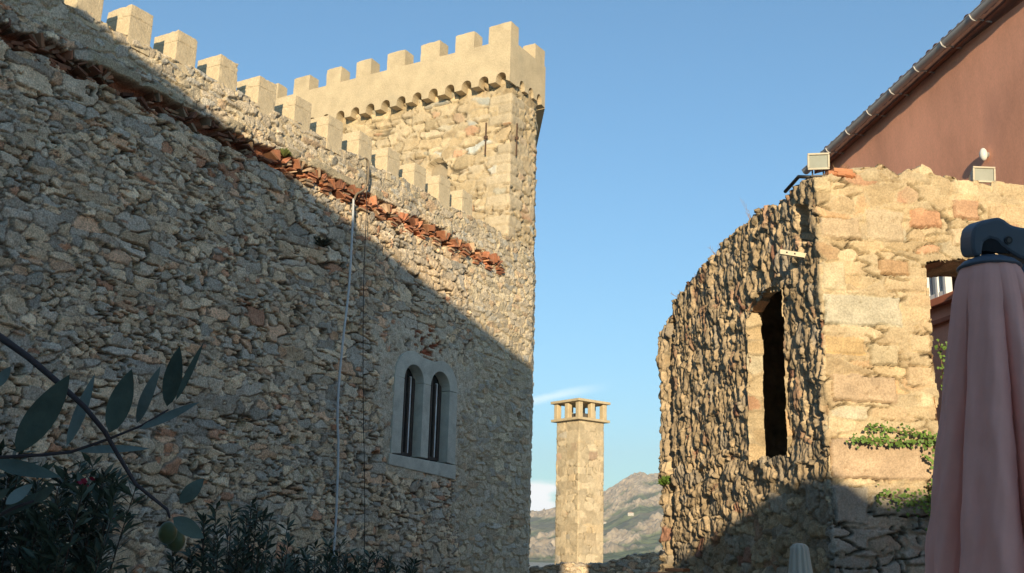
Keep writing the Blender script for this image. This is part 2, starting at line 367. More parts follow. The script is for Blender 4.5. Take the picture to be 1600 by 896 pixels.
# ------------------------------------------------------------------ left curtain wall
HOLES = [(8.1, 3.24), (8.95, 3.25), (11.48, 3.1), (12.04, 3.31), (10.03, 1.63), (11.08, 1.52), (12.87, 1.48), (15.52, 1.42), (16.27, 3.09), (17.15, 2.62), (16.97, 0.62), (6.79, 1.77), (9.3, 5.0), (13.1, .4), (7.4, .2), (14.6, 4.4)]
WY0, WY1, WZ0 = 13.2, 14.98, 1.36
def win_sd(y, z):
    bx = sdbox(y, z, WY0, WZ0, WY1, 2.75)
    a1 = np.hypot(y - 13.67, z - 2.75) - .47; a2 = np.hypot(y - 14.5, z - 2.72) - .47
    return np.minimum(bx, np.minimum(a1, a2))
def wall_field(u, v):
    kw = dict(tilt=.032, rough=.020, asp=1.1, p=3.8, warp=.22)
    h, c, e = masonry(u, v, .170, .082, 7, GREY, (.24, .20, .15), joint=.038, amp=.028, e0=.15, jw=.11, var=1.4, **kw)  # grey-brown mortar, darkened further to carry the joint shadow
    hL, cL, eL = masonry(u, v, .275, .125, 8, GREY, (.24, .20, .15), joint=.042, amp=.032, e0=.10, jw=.075, var=1.7, **kw)
    big = (fbm(u * 1.1 + 7, v * 2.4, 40, 4) + .10 * (fbm(u * 6, v * 9, 39, 2) - .5)) > .50
    h = np.where(big, hL, h); c = np.where(big[..., None], cL, c); e = np.where(big, eL, e)
    # chinks that have lost their mortar, their recess shade painted into the colour
    gapm = ss(e, .10, .04) * ss(fbm(u * 3.1, v * 3.7, 45, 3), .52, .60)
    h = h - .05 * gapm; c = c * (1 - .5 * gapm[..., None])
    # lime-pointed, flatter masonry towards the far end and along the top
    q = ss(u + .9 * fbm(u * .8, v * .8, 41, 3), 14.2, 16.6) * .75
    q = np.maximum(q, ss(v + .2 * fbm(u * 2, v * 2, 43, 3), 5.55, 5.75) * .6)
    q = np.maximum(q, .5 * ss(fbm(u * .7, v * .9, 47, 4), .60, .70) * ss(u, 8.5, 11))
    h2, c2, e2 = masonry(u, v, .225, .105, 9, [(.52, .44, .33, 5), (.50, .42, .31, 4), (.56, .47, .33, 2), (.45, .41, .34, 2), (.52, .38, .25, 1)], (.47, .385, .26), joint=.038, amp=.03, tilt=.03, e0=.16, jw=.13, rough=.016, var=1.1, asp=1.0, p=3.2, warp=.2)
    t = (q > .45 + .25 * (fbm(u * 5, v * 5, 44, 2) - .5))
    h = np.where(t, h2, h); c = np.where(t[..., None], c2, c); 
    # plaster smear round the window
    d = win_sd(u, v)
    sm = ss(.50 + .5 * (fbm(u * 3, v * 3, 51, 4) - .5) * 2 - d - .25 * np.abs(u - 14.2) * (v < 2.2), 0, .1) * (v > 1.2)
    sm = np.clip(sm * ss(fbm(u * 6, v * 6, 52, 4), .28, .42), 0, 1)
    pl = np.array((.54, .46, .35)) * (.8 + .4 * fbm(u * 8, v * 8, 53, 3))[..., None]
    hp = .012 + .03 * (fbm(u * 11, v * 11, 54, 4) - .5) * 2
    h = h * (1 - sm) + hp * sm; c = c * (1 - sm[..., None]) + pl * sm[..., None]
    # exposed brick patch above the window
    bp = ss(.36 - np.hypot((u - 14.12) / 1.3, (v - 3.42)), 0, .06) * (h01(np.floor(u * 9 + .6 * h01(np.floor(v * 22), np.floor(v * 22) * 0, 57)), np.floor(v * 22), 60) > .52) * ss(fbm(u * 5, v * 6, 56, 3), .38, .46)
    br = np.array((.36, .13, .075)) * (.5 + .9 * h01(np.floor(u * 9), np.floor(v * 22), 58))[..., None]
    h = h - bp * (.05 + .05 * h01(np.floor(u * 9), np.floor(v * 22), 59)); c = c * (1 - bp[..., None]) + br * bp[..., None]
    # ragged terracotta band: mortar lip above, broken cavity below
    zc = 5.34 + .03 * (fbm(u * 1.5, v * 0, 62, 2) - .5)
    n1 = fbm(u * 5, v * 5, 63, 4) - .5
    cav = ss(.125 + .20 * n1 - np.abs(v - zc - .0), 0, .03) * (u < 16.35)
    lip = ss(.085 - np.abs(v - zc - .165 - .05 * n1), 0, .03) * (u < 14.6) * ss(n1, -.22, -.1) * ss(fbm(u * 1.7, v * 0 + 2, 66, 3), .44, .52)
    rb = np.array((.30, .125, .07)) * (.45 + .9 * fbm(u * 12, v * 40, 64, 3))[..., None]
    h = h * (1 - cav) + cav * (-.16 + .16 * n1); c = c * (1 - cav[..., None]) + rb * cav[..., None]
    lm = np.array((.40, .335, .23)) * (.8 + .4 * fbm(u * 9, v * 9, 65, 3))[..., None]
    h = h * (1 - lip) + lip * (.05 + .04 * n1); c = c * (1 - lip[..., None]) + lm * lip[..., None]
    # putlog holes and lost stones
    for k, (hy, hz) in enumerate(HOLES):
        s = .055 + .02 * ((k * 37) % 7) / 7
        dd = sdbox(u + .03 * (fbm(u * 20, v * 20, 70, 2) - .5), v, hy - s, hz - s * .9, hy + s, hz + s * .9)
        h = np.where(dd < 0, -.28, h); c = np.where((dd < 0)[..., None], c * .6, c)
    return h, c
def wall_hole(u, v): return win_sd(u, v) < -.05
wall = empty('curtain_wall', (-10, 9, GZ))
tag(wall, 'long grey rubble stone wall on the left, half in shadow, with square merlons along its top', 'castle wall')
ztop_wall = poly_z([(1, 6.02), (18, 5.98)], .035, 3, .3)
sheet('stone_face', [(-10, 4.6), (-10, 17.55), (-10.9, 19.2)], GZ, lambda u: ztop_wall(u) , .0140, wall_field, m_wall, wall, u0=4.6, hole=wall_hole, thick=.9, nround=2)
# plain masonry body behind the skin, and the stretch that runs on past the frame
b = MB(); b.box((-10.75, 10.1, 2.1), (.9, 14.0, 7.4)); b.build('wall_core', mat('wall_core_mortar', (.24, .21, .17), bump=.5, bscale=8), wall)
# merlons
my0, mp = 7.59, .735
mers = []
for k in range(-4, 11):
    if len(mers) < 4:
        b = MB(); sd_ = len(mers) + 1
        worn_box(b, (-10.222, .17, .3345), (.444, .34, .151), sd_, bev=.006); worn_box(b, (-10.2225, .17, .061), (.442, .338, .395), sd_ + 10, bev=.003)
        o = b.build('merlon', m_conc, wall); mers.append(o)
    else:
        o = mers[(k * 7) % 4].copy(); col.objects.link(o)
    o.location = (0, my0 + mp * k, 6.0 + .012 * math.sin(k * 2.3)); o.rotation_euler = (0, 0, 0)
    o.scale = (1, 1 + .03 * math.sin(k * 5.1), 1 + .02 * math.sin(k * 3.7))
# broken terracotta corbel band
def brick_band():
    rng = random.Random(11); b = MB(); lay = b.bm.verts.layers.float_color.new('col')
    def brick(x, y, z, d, rot, dk=1.):
        dk *= (1 if y > 10.2 else .62) * (.75 + .5 * rng.random())  # bricks along the shaded stretch painted darker, plus random tone
        vsn = b.box((x, y, z), d, rot)
        for v in vsn: v.co += Vector((rng.uniform(-.014, .014), rng.uniform(-.012, .012), rng.uniform(-.008, .008)))
        s_ = rng.uniform(.6, 1.2) * dk; base = rng.choice([(.46, .20, .11), (.40, .165, .09), (.50, .25, .14), (.34, .15, .09), (.45, .31, .20)])
        for v in vsn: v[lay] = (base[0] * s_, base[1] * s_, base[2] * s_, 1)
    RX = lambda a: Matrix.Rotation(a, 3, 'X')
    y = 4.0
    while y < 16.25:
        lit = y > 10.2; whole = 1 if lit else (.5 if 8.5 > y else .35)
        r0 = rng.uniform(.12, .165); sag = rng.uniform(-.03, .03)
        # broken arch of radial tiles
        for i in range(13):
            a = R(-25 + 230 * i / 12) + rng.uniform(-.05, .05)
            if rng.random() > whole * .74: continue
            rl = rng.uniform(.09, .17); pr = (rng.uniform(-.03, .03) + .03 * math.sin(a)) if lit else rng.uniform(-.07, .02)
            brick(-10.05 + pr, y + math.cos(a) * (r0 * .95 + .01), 5.285 + sag + math.sin(a) * r0 * .8, (.20, rl, rng.uniform(.020, .032)), RX(a + rng.uniform(-.10, .10)) @ Matrix.Rotation(rng.uniform(-.25, .25), 3, 'Z'))
        # stacked tiles at the springing
        for q in range(rng.randint(2, 4)):
            if rng.random() > whole: continue
            brick(-10.075 + .022 * q + rng.uniform(-.02, .03) - (0 if lit else .05), y + .21 + rng.uniform(-.04, .04), 5.17 + sag + q * .036, (.20, rng.uniform(.11, .2), .03), RX(rng.uniform(-.18, .18)))
        for q in range(rng.randint(1, 3)):
            brick(-10.10 + rng.uniform(-.03, .03), y + rng.uniform(-.15, .15), 5.25 + rng.uniform(-.07, .16), (.16, rng.uniform(.07, .16), .035), RX(rng.uniform(-.7, .7)), .8)
        y += rng.uniform(.38, .47)
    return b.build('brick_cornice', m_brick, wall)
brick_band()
# twin-arched window
def arc(cy, cz, r, a0, a1, n=14): return [(cy + r * math.cos(R(a0 + (a1 - a0) * i / n)), cz + r * math.sin(R(a0 + (a1 - a0) * i / n))) for i in range(n + 1)]
b = MB(); XA, XB = -9.965, -10.24
def plate(prof, bev=.006): b.prism(prof, (XB, 0, 0), (0, 1, 0), (0, 0, 1), (1, 0, 0), XA - XB, bev)
plate([(13.20, 1.545), (13.455, 1.565), (13.455, 2.742), (13.20, 2.752)])                         # left jamb
plate([(13.98, 1.56), (14.185, 1.555), (14.185, 2.735), (13.98, 2.738)])                       # mullion
plate([(14.745, 1.54), (14.985, 1.52), (14.975, 2.722), (14.745, 2.725)])                      # right jamb
plate([(13.17, 1.37), (15.02, 1.28), (15.02, 1.512), (13.17, 1.537)], .01)                     # sill
zs_ = 2.748
left_out = arc(13.67, 2.75, .47, 180, 62); right_out = arc(14.51, 2.735, .465, 118, 0)
prof = [(13.20, zs_)] + left_out[1:] + right_out[:-1] + [(14.975, zs_ - .016), (14.745, zs_ - .014)] + arc(14.465, 2.735, .28, 0, 180)[1:-1] + [(14.185, zs_ - .008), (13.98, zs_ - .005)] + arc(13.7175, 2.745, .2625, 0, 180)[1:-1] + [(13.455, zs_)]
plate(prof, .005)
win = b.build('window', m_frame, wall)
m_glass = mat('dark_pane', (.02, .025, .03), rough=.08, var=.05, bump=0, spec=.6)
m_sash = mat('dark_timber_sash', (.075, .06, .05), rough=.6, var=.2, scale=20)
for cy, hw in ((13.717, .262), (14.465, .28)):
    prof = [(cy - hw, 1.5), (cy + hw, 1.5), (cy + hw, 2.74)] + arc(cy, 2.74, hw, 0, 180)[1:-1] + [(cy - hw, 2.74)]
    b = MB(); b.prism(prof, (-10.170, 0, 0), (0, 1, 0), (0, 0, 1), (-1, 0, 0), .01); b.build('pane', m_glass, win)
    b = MB()
    for yy, ww in ((cy - hw + .025, .05), (cy, .035), (cy + .105, .045), (cy + hw - .035, .07)): b.box((-10.152, yy, 2.2), (.032, ww, 1.44 if ww < .04 else 1.26))
    b.box((-10.154, cy, 1.59), (.03, hw * 2 - .06, .05)); b.build('sash', m_sash, win)
    b = MB(); b.box((-10.158, cy + .155, 2.22), (.016, .046, 1.26)); b.build('sky_reflection_strip', mat('painted_sky_reflection', (.80, .82, .82), rough=.35), win)  # pale bar: sky reflection in the glass, put in as colour
# dark room behind the panes
b = MB(); b.box((-10.29, 14.09, 2.25), (.02, 2.0, 2.0)); b.build('window_back', mat('dark_room', (.02, .02, .02), bump=0), wall)

# ------------------------------------------------------------------ tower
tower = empty('castle_tower', (-10, 16.5, GZ))
tag(tower, 'sunlit square stone tower with a cream crenellated parapet on small arches', 'tower')
TU = 16.53
def tower_field(u, v):
    h, c, e = masonry(u, v, .34, .19, 23, TAN + [(.44, .44, .40, .8)], (.46, .375, .255), joint=.034, amp=.034, tilt=.04, e0=.12, jw=.14, rough=.018, var=1.1, asp=.9, p=3.2, warp=.22)
    h2, c2, e2 = masonry(u, v, .22, .12, 29, TAN, (.44, .36, .245), joint=.03, amp=.035, tilt=.03, e0=.22, jw=.15, rough=.014, var=1.0, asp=.8)
    t = fbm(u * .9, v * .9, 31, 4) > .52
    h = np.where(t, h2, h); c = np.where(t[..., None], c2, c)
    # smeared lime pointing
    sm = ss(fbm(u * 1.3 + 4, v * 1.6, 33, 5), .5, .66)[...]
    c = c * (1 - .5 * sm[..., None]) + np.array((.50, .41, .285)) * .5 * sm[..., None]; h = h * (1 - .35 * sm) + .008 * sm
    ck = ss(e, .09, .03) * ss(fbm(u * 2.5, v * 2.5, 34, 3), .40, .48)
    h = h - .06 * ck; c = c * (1 - .62 * ck[..., None])  # cracks cut in, their shade painted into the colour too
    # dressed corner stones
    cu = np.abs(u - TU); row = np.floor((v + 2) / .21); ln = .30 + .22 * (row % 2)
    e3 = np.minimum(ln - cu, np.minimum(((v + 2) / .21 - row), 1 - ((v + 2) / .21 - row)) * .21)
    qn = (cu < ln) & (u < TU + .5) & (h01(row, row * 0, 36) > .25)
    qh = .012 - .03 * (1 - np.clip(e3 / .03, 0, 1)) + .012 * (fbm(u * 16, v * 16, 37, 3) - .5) * 2
    qc = np.array((.47, .385, .265)) * (.85 + .3 * h01(row, row * 0 + 2, 38))[..., None]
    h = np.where(qn, qh, h); c = np.where(qn[..., None], qc, c)
    # blind arched niche
    nu_ = TU - 1.73; nd = np.where(v > 7.56, np.hypot(u - nu_, v - 7.56) - .26, np.abs(u - nu_) - .26)
    h = np.where(nd < 0, -.30 + .004 * fbm(u * 9, v * 9, 39, 2), h); c = np.where((nd < 0)[..., None], np.array((.50, .43, .33)), c)
    return h, c
sheet('stone_body', [(-16.53, 16.53), (-10, 16.53), (-10, 17.53), (-11.9, 20.8)], 5.93, lambda u: np.full(u.shape, 9.32), .024, lambda u, v: tower_field(u + 0.0, v), m_lime, tower, u0=TU - 6.53, thick=0)
b = MB(); 
b.prism([(-16.5, 16.72), (-10.2, 16.72), (-10.2, 17.4), (-12.0, 20.8), (-16.5, 20.8)], (0, 0, GZ), (1, 0, 0), (0, 1, 0), (0, 0, 1), 11.0)
b.build('tower_core', mat('tower_core_mortar', (.30, .25, .18), bump=.5, bscale=8), tower)
PX, PY, PE = -9.92, 16.31, 17.74
b = MB()
prof = [(-16.5, 9.97), (-16.5, 9.10)]
cx = -16.18 - .0
while cx < -10.1:
    prof += [(cx - .12, 9.10), (cx - .115, 9.16)] + [(cx + .115 * math.cos(a), 9.17 + .115 * math.sin(a)) for a in np.linspace(math.pi, 0, 9)[1:-1]] + [(cx + .115, 9.16), (cx + .12, 9.10)]
    cx += .404
prof += [(PX, 9.06), (PX, 9.97)]
b.prism(prof, (0, PY, 0), (1, 0, 0), (0, 0, 1), (0, 1, 0), .30)
prof = [(PY + .30, 9.97), (PY + .30, 9.08)]
for cy in (16.80, 17.16, 17.50):
    prof += [(cy - .10, 9.08)] + [(cy + .10 * math.cos(a), 9.14 + .12 * math.sin(a)) for a in np.linspace(math.pi, 0, 9)] + [(cy + .10, 9.08)]
prof += [(PE, 9.05), (PE, 9.97)]
b.prism(prof, (PX - .30, 0, 0), (0, 1, 0), (0, 0, 1), (1, 0, 0), .30)
b.prism([(PX - .3, PE - .001), (PX, PE - .001), (-12.1, 21.0), (-12.5, 21.0)], (0, 0, 9.04), (1, 0, 0), (0, 1, 0), (0, 0, 1), .93)
b.build('parapet', m_plaster, tower)
def tmer(x0, x1, y0, y1, z1):
    b = MB(); x0 += .002; 
    vsn = b.box(((x0 + x1) / 2, (y0 + y1) / 2, (9.97 + z1) / 2), (x1 - x0, y1 - y0, z1 - 9.97))
    es = list({e for v in vsn for e in v.link_edges if all(q.co.z > 10.1 for q in e.verts)})
    bmesh.ops.bevel(b.bm, geom=es, offset=.025, segments=3, affect='EDGES')
    bmesh.ops.subdivide_edges(b.bm, edges=[e for e in b.bm.edges if e.calc_length() > .05], cuts=6, use_grid_fill=True)
    for v in b.bm.verts:
        if v.co.z > 10.0:
            n_ = fbm(np.array([v.co.x * 9]), np.array([v.co.z * 11 + v.co.y * 9]), 411, 3)[0] - .5
            v.co += Vector((n_ * .012, n_ * .012, n_ * .03 * (v.co.z > z1 - .05)))
    return b.build('merlon', m_plaster, tower)
for a0, a1 in ((-16.5, -16.05), (-15.58, -15.12), (-14.63, -14.22), (-13.80, -13.40), (-12.97, -12.50), (-12.10, -11.62), (-11.24, -10.78), (-10.44, PX)):
    tmer(a0, a1, PY, PY + .30, 10.36)
tmer(PX - .30, PX, 17.30, 17.70, 10.34)
# iron tie-rod anchors
for k, (c_, rz) in enumerate((((-10.53, 16.47, 8.02), 0), ((-9.955, 16.70, 7.98), 90))):
    e = empty('iron_wall_anchor', (0, 0, 0)); e.location = c_
    tag(e, 'rusty iron anchor bar on the tower face that looks toward the viewer' if k == 0 else 'rusty iron anchor bar on the narrow right-hand face of the tower', 'wall anchor', 'iron anchors on the tower')
    b = MB(); b.box(c_, (.026, .026, .68), bevel=.004); b.build('bar', m_iron, e)
    b = MB(); b.box(Vector(c_) + Vector((0, 0, .03)), (.075, .05, .06), bevel=.01); b.build('boss', m_iron, e)

# ------------------------------------------------------------------ ruined building on the right
C0 = np.array((-2.12, 8.409)); P1, P2, P3 = R(43), R(36.6), R(42)
s1 = np.array((-math.sin(P1), math.cos(P1))); q2 = np.array((math.cos(P2), math.sin(P2))); s2 = np.array((-math.sin(P2), math.cos(P2)))
n1v = np.array((-math.cos(P1), -math.sin(P1)))
ruin = empty('stone_ruin', (C0[0], C0[1], GZ))
tag(ruin, 'roofless ruined stone building on the right with jagged weathered side and smoother sunlit front', 'ruin')
LS = 3.68
ROUGH = [(.46, .345, .215, 5), (.40, .31, .205, 4), (.53, .40, .25, 3), (.37, .305, .225, 2), (.37, .235, .15, 1), (.31, .165, .11, .35)]
FRONT = [(.46, .35, .215, 5), (.43, .33, .20, 4), (.50, .40, .26, 3), (.45, .31, .18, 1.5), (.42, .37, .27, 1.2), (.48, .29, .18, .7)]
SPECIAL = [  # q0, z0, q1, z1, colour: single stones one can recognise in the front
    (.02, 1.90, .67, 2.15, (.46, .42, .32)), (.02, 2.17, .22, 2.42, (.50, .42, .28)), (.80, 2.76, 1.08, 2.92, (.47, .27, .16)),
    (.02, .68, .86, 1.00, (.46, .34, .23)), (.50, 2.33, .76, 2.47, (.42, .28, .16)), (.02, 2.62, .36, 2.80, (.49, .38, .25)), (.42, 2.62, .74, 2.90, (.46, .37, .25)),
    (.02, 1.66, .34, 1.80, (.50, .36, .19)), (.38, 1.58, .62, 1.76, (.46, .38, .25)), (.68, 1.42, .90, 1.60, (.50, .38, .24)), (.06, 1.28, .60, 1.50, (.44, .33, .22)),
    (.30, 1.84, .52, 1.66 + .18, (.47, .40, .27)), (.72, 1.70, .90, 1.86, (.49, .39, .25)), (.02, .33, .30, .62, (.33, .30, .25)), (.33, .40, .85, .56, (.30, .27, .22)), (.55, 2.20, .92, 2.31, (.49, .38, .24)),
    (1.2, 2.86, 1.42, 3.02, (.47, .30, .19)), (1.5, 2.84, 1.86, 3.0, (.5, .38, .24)), (1.15, 2.62, 1.5, 2.78, (.5, .4, .27)), (1.62, 2.55, 2.0, 2.75, (.48, .38, .24)),
    (-.02, 3.02, .14, 3.14, (.5, .4, .25)), (.16, 3.16, .36, 3.2, (.45, .19, .09))]
def front_field(q, v):
    h, c, e = masonry(q, v, .25, .115, 57, FRONT, (.475, .38, .245), joint=.026, amp=.024, tilt=.026, e0=.07, jw=.13, rough=.016, var=1.2, asp=1.0, p=3.4, warp=.2)
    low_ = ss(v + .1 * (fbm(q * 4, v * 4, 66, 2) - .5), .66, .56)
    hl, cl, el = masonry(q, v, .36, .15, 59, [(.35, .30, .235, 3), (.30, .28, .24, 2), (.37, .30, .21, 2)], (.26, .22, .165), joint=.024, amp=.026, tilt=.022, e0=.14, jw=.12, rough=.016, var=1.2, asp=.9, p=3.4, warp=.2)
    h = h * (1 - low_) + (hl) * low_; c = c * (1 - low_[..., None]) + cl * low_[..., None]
    sm = ss(fbm(q * 2.2 + 2, v * 2.6, 67, 5), .52, .62) * (1 - low_)
    c = c * (1 - .55 * sm[..., None]) + np.array((.475, .385, .25)) * .55 * sm[..., None]; h = h * (1 - .5 * sm) + .006 * sm + .014 * sm * (fbm(q * 20, v * 20, 68, 4) - .5)
    ck = ss(e, .075, .03)
    for k, (a, b0, c1, d, cc) in enumerate(SPECIAL):
        wq = .022 * (fbm(q * 12, v * 12, 100 + k, 4) - .5) * 2; wv = .020 * (fbm(q * 12, v * 12, 130 + k, 4) - .5) * 2
        sd_ = -sdbox(q + wq, v + wv, a, b0, c1, d)
        m = sd_ > 0
        hh = -.03 * (1 - np.clip(sd_ / .014, 0, 1)) + .016 + .028 * (fbm(q * 7, v * 9, 160 + k, 5) - .5)
        h = np.where(m, hh, h); c = np.where(m[..., None], np.array(cc) * (.80 + .40 * fbm(q * 10, v * 10, 190 + k, 4))[..., None], c)
        ck = np.where(m, ss(sd_, .012, .005), ck)
    ck = ck * ss(fbm(q * 4.5, v * 4.5, 70, 3), .42, .49)
    h = h - .055 * ck; c = c * (1 - .72 * ck[..., None])  # dirt colour in the cracks also stands for shade the sun leaves out
    pit = ss(fbm(q * 38, v * 46, 72, 2), .80, .88) * ss(fbm(q * 4, v * 4, 73, 2), .45, .6)
    h = h - .02 * pit; c = c * (1 - .4 * pit[..., None])
    h = h + .025 * (fbm(q * 1.6, v * 1.6, 69, 3) - .5)
    return h, c
def side_field(s, v):
    bl = v + .45 * (fbm(s * 1.5, v * 1.5, 171, 3) - .5)
    k1 = dict(joint=.042, amp=.030, tilt=.026, e0=.13, jw=.07, rough=.016, var=1.6, asp=.8, p=2.4, jit=1.0, warp=.4)
    ha, ca, ea = masonry(s, v, .070, .165, 173, ROUGH, (.30, .24, .155), **k1)
    hb, cb, eb = masonry(s, v, .17, .12, 175, ROUGH, (.30, .24, .16), **dict(k1, amp=.045, joint=.045))
    t = bl < 1.02
    h = np.where(t, hb, ha); c = np.where(t[..., None], cb, ca)
    h = h + .026 * (fbm(s * 34, v * 8, 177, 5) - .5) * 2 - .05 * np.abs(fbm(s * 24, v * 6.5, 183, 4) - .5) * 2 + .045 * (fbm(s * 2.2, v * 2.0, 178, 3) - .5)
    # upper-right broken hollow near the corner
    dcav = sdbox(s + .06 * (fbm(s * 8, v * 8, 180, 2) - .5), v - .35 * (s - .35), .14, 2.70, .36, 3.02)
    h = np.where(dcav < 0, h - .10, h)
    # groove and outer strip at the far end
    gz = ss(.075 - np.abs(s - 3.42 + .22 * (fbm(s * 1.5, v * 3.2, 181, 4) - .5)), 0, .03)
    h = h - .13 * gz + .03 * ss(s, 3.5, 3.6) + .05 * ss(s, 3.4, 3.5) * (fbm(s * 7, v * 7, 182, 3) - .5)
    return h, c
def slot_sd(s, v):
    cx_, hw = 1.035 + .0, .375
    x = s - cx_ + .03 * (fbm(v * 5, v * 0 + 1, 185, 3) - .5) * 2
    lo = .93 + .05 * (fbm(s * 9, s * 0, 186, 2) - .5)
    b_ = np.maximum(np.abs(x) - hw, lo - v)
    tp = 2.40 - .10 * (x / hw) ** 2 - .10 * x + .07 * (h01(np.floor(s * 11), np.floor(s) * 0, 184) - .5)
    arch = np.maximum(np.maximum(np.abs(x) - hw, v - tp), lo - v)
    return np.maximum(arch, lo - v)
OPQ0, OPQ1, OPZ0, OPZ1 = .915, 2.05, 1.0, 2.46
def open_sd(q, v):
    ed = .035 * (fbm(q * 0 + 2, v * 6, 187, 3) - .5) * 2
    tp = OPZ1 + .06 * np.sin(np.clip((q - OPQ0) / (OPQ1 - OPQ0), 0, 1) * math.pi) + .025 * (fbm(q * 9, q * 0, 188, 2) - .5) * 2
    return np.maximum(np.maximum(OPQ0 + ed - q, q - OPQ1), np.maximum(OPZ0 - v, v - tp))
pa = C0 + s1 * LS; pb = pa - n1v * .6; pe = C0 + q2 * 2.9
def ruin_field(u, v):
    s = -u; q = u
    hs, cs_ = side_field(s, v); hf2, cf = front_field(q, v)
    ed = .13 * (fbm(u * 0 + 1, v * 5, 189, 3) - .62) + .05 * (h01(np.floor(v * 5.5), np.floor(v * 0), 190) - .5)
    t = u < -.03 + ed
    return np.where(t, hs, hf2), np.where(t[..., None], cs_, cf)
ztop_r = poly_z([(-4.3, 2.3), (-3.9, 2.4), (-3.62, 2.55), (-3.55, 2.62), (-3.42, 2.74), (-3.31, 2.86), (-3.08, 2.91), (-2.38, 3.05), (-1.57, 3.17), (-1.0, 3.20), (-.69, 3.15), (-.38, 3.18), (0, 3.16), (.1, 3.17), (.14, 3.2), (.24, 3.2), (.3, 3.24), (.45, 3.28), (.6, 3.29), (.7, 3.25), (.74, 3.22), (.8, 3.27), (.94, 3.31), (1.04, 3.25), (1.27, 3.20), (1.44, 3.21), (1.6, 3.19), (1.84, 3.19), (3, 3.15)], .03, 191, .1)
def r_hole(u, v): return np.where(u < 0, slot_sd(-u, v), open_sd(u, v)) < 0
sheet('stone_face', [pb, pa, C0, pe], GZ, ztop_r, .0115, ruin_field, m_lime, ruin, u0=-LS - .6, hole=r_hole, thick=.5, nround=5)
# inner faces, set in by the wall's thickness
ci = C0 + (s2 + q2) * .0 + np.array((q2 * .52 + s2 * .52))
sheet('inner_face', [ci + s1 * (LS - .6), ci, C0 + q2 * 2.9 + s2 * .52], GZ, lambda u: np.full(u.shape, 2.9), .05, lambda u, v: masonry(u, v, .3, .16, 201, ROUGH, (.3, .24, .16)) , m_lime, ruin, u0=-(LS - .6), hole=lambda u, v: np.where(u < 0, -1., open_sd(u + .52, v)) < .0, thick=0, nround=1)
def jamb(name, pts2, origin, ax, inn, depth, seed, pal):
    """reveal: boundary pts (a,z) along axis ax, swept inward"""
    p = np.array(pts2, float); seg = np.hypot(*np.diff(p, axis=0).T); L = np.concatenate([[0], np.cumsum(seg)])
    res = .013; nu = int(L[-1] / res); t = np.linspace(0, L[-1], nu)
    a = np.interp(t, L, p[:, 0]); z = np.interp(t, L, p[:, 1])
    ta = np.gradient(a); tz = np.gradient(z); ln = np.hypot(ta, tz); na_, nz_ = -tz / ln, ta / ln
    dk = np.linspace(-.005, depth, int(depth / res))[:, None]
    U = np.repeat(t[None, :], len(dk), 0); Dd = np.repeat(dk, nu, 1)
    h, c, e = masonry(Dd + 3.3, U, .5, .17, seed, pal, (.40, .32, .21), joint=.022, amp=.02, tilt=.015, e0=.14, jw=.1, rough=.012, var=.5, asp=.4, jit=.5)
    Pp = np.stack([origin[0] + ax[0] * (a + na_ * h) + inn[0] * Dd, origin[1] + ax[1] * (a + na_ * h) + inn[1] * Dd, np.broadcast_to(z + nz_ * h, h.shape)], -1)
    return grid_object(name, Pp, c, None, m_lime, ruin)
zz = np.linspace(.90, 2.34, 44)
pts = [(1.035 + .375 - .03 * (fbm(np.array([z_ * 5]), np.array([1.]), 185, 3)[0] - .5) * 2, z_) for z_ in zz]
pts = pts[::-1]
archp = [(1.035 + x_, 2.43 - .10 * (x_ / .375) ** 2 - .10 * x_) for x_ in np.linspace(-.375, .375, 22)]
right = [(1.035 - .375 - .03 * (fbm(np.array([z_ * 5]), np.array([1.]), 185, 3)[0] - .5) * 2, z_) for z_ in zz]
jamb('slot_reveal', right + archp[1:-1] + pts, C0, s1, -n1v, .155, 211, FRONT)
rm_ = MB(); rc = C0 + s1 * 1.55 - n1v * .64
vsn = rm_.box(Vector((*rc, 1.5)), (2.1, .86, 2.7), Matrix.Rotation(P1 + math.pi / 2, 3, 'Z'))
for f in list(rm_.bm.faces):
    c_ = f.calc_center_median()
    if (Vector((*(C0 - n1v * .20), 0)) - c_).dot(Vector((*n1v, 0))) < .05: rm_.bm.faces.remove(f)
rm_.build('slot_dark_box', mat('inner_rubble', (.48, .38, .26), var=.45, scale=5, bump=.9, bscale=9, bdist=.05), ruin)  # closed box added behind the slot so that it stays dark
sb = MB(); 
cc = Vector((*(C0 + s1 * 1.04 - n1v * .30), .87)); sb.box(cc, (.9, .5, .12), Matrix.Rotation(P1 + math.pi / 2, 3, 'Z'), bevel=.02); sb.build('slot_sill', mat('sill_stone', (.38, .31, .21), bump=.5, bscale=30), ruin)
top = [(q_, OPZ1 + .06 * math.sin((q_ - OPQ0) / (OPQ1 - OPQ0) * math.pi)) for q_ in np.linspace(OPQ0, OPQ1, 20)]
jamb('opening_reveal', [(OPQ0 - .01, z_) for z_ in np.linspace(1.0, OPZ1, 30)] + top[1:] + [(OPQ1, z_) for z_ in np.linspace(OPZ1, 1.0, 30)][1:], C0, q2, s2, .54, 213, FRONT)
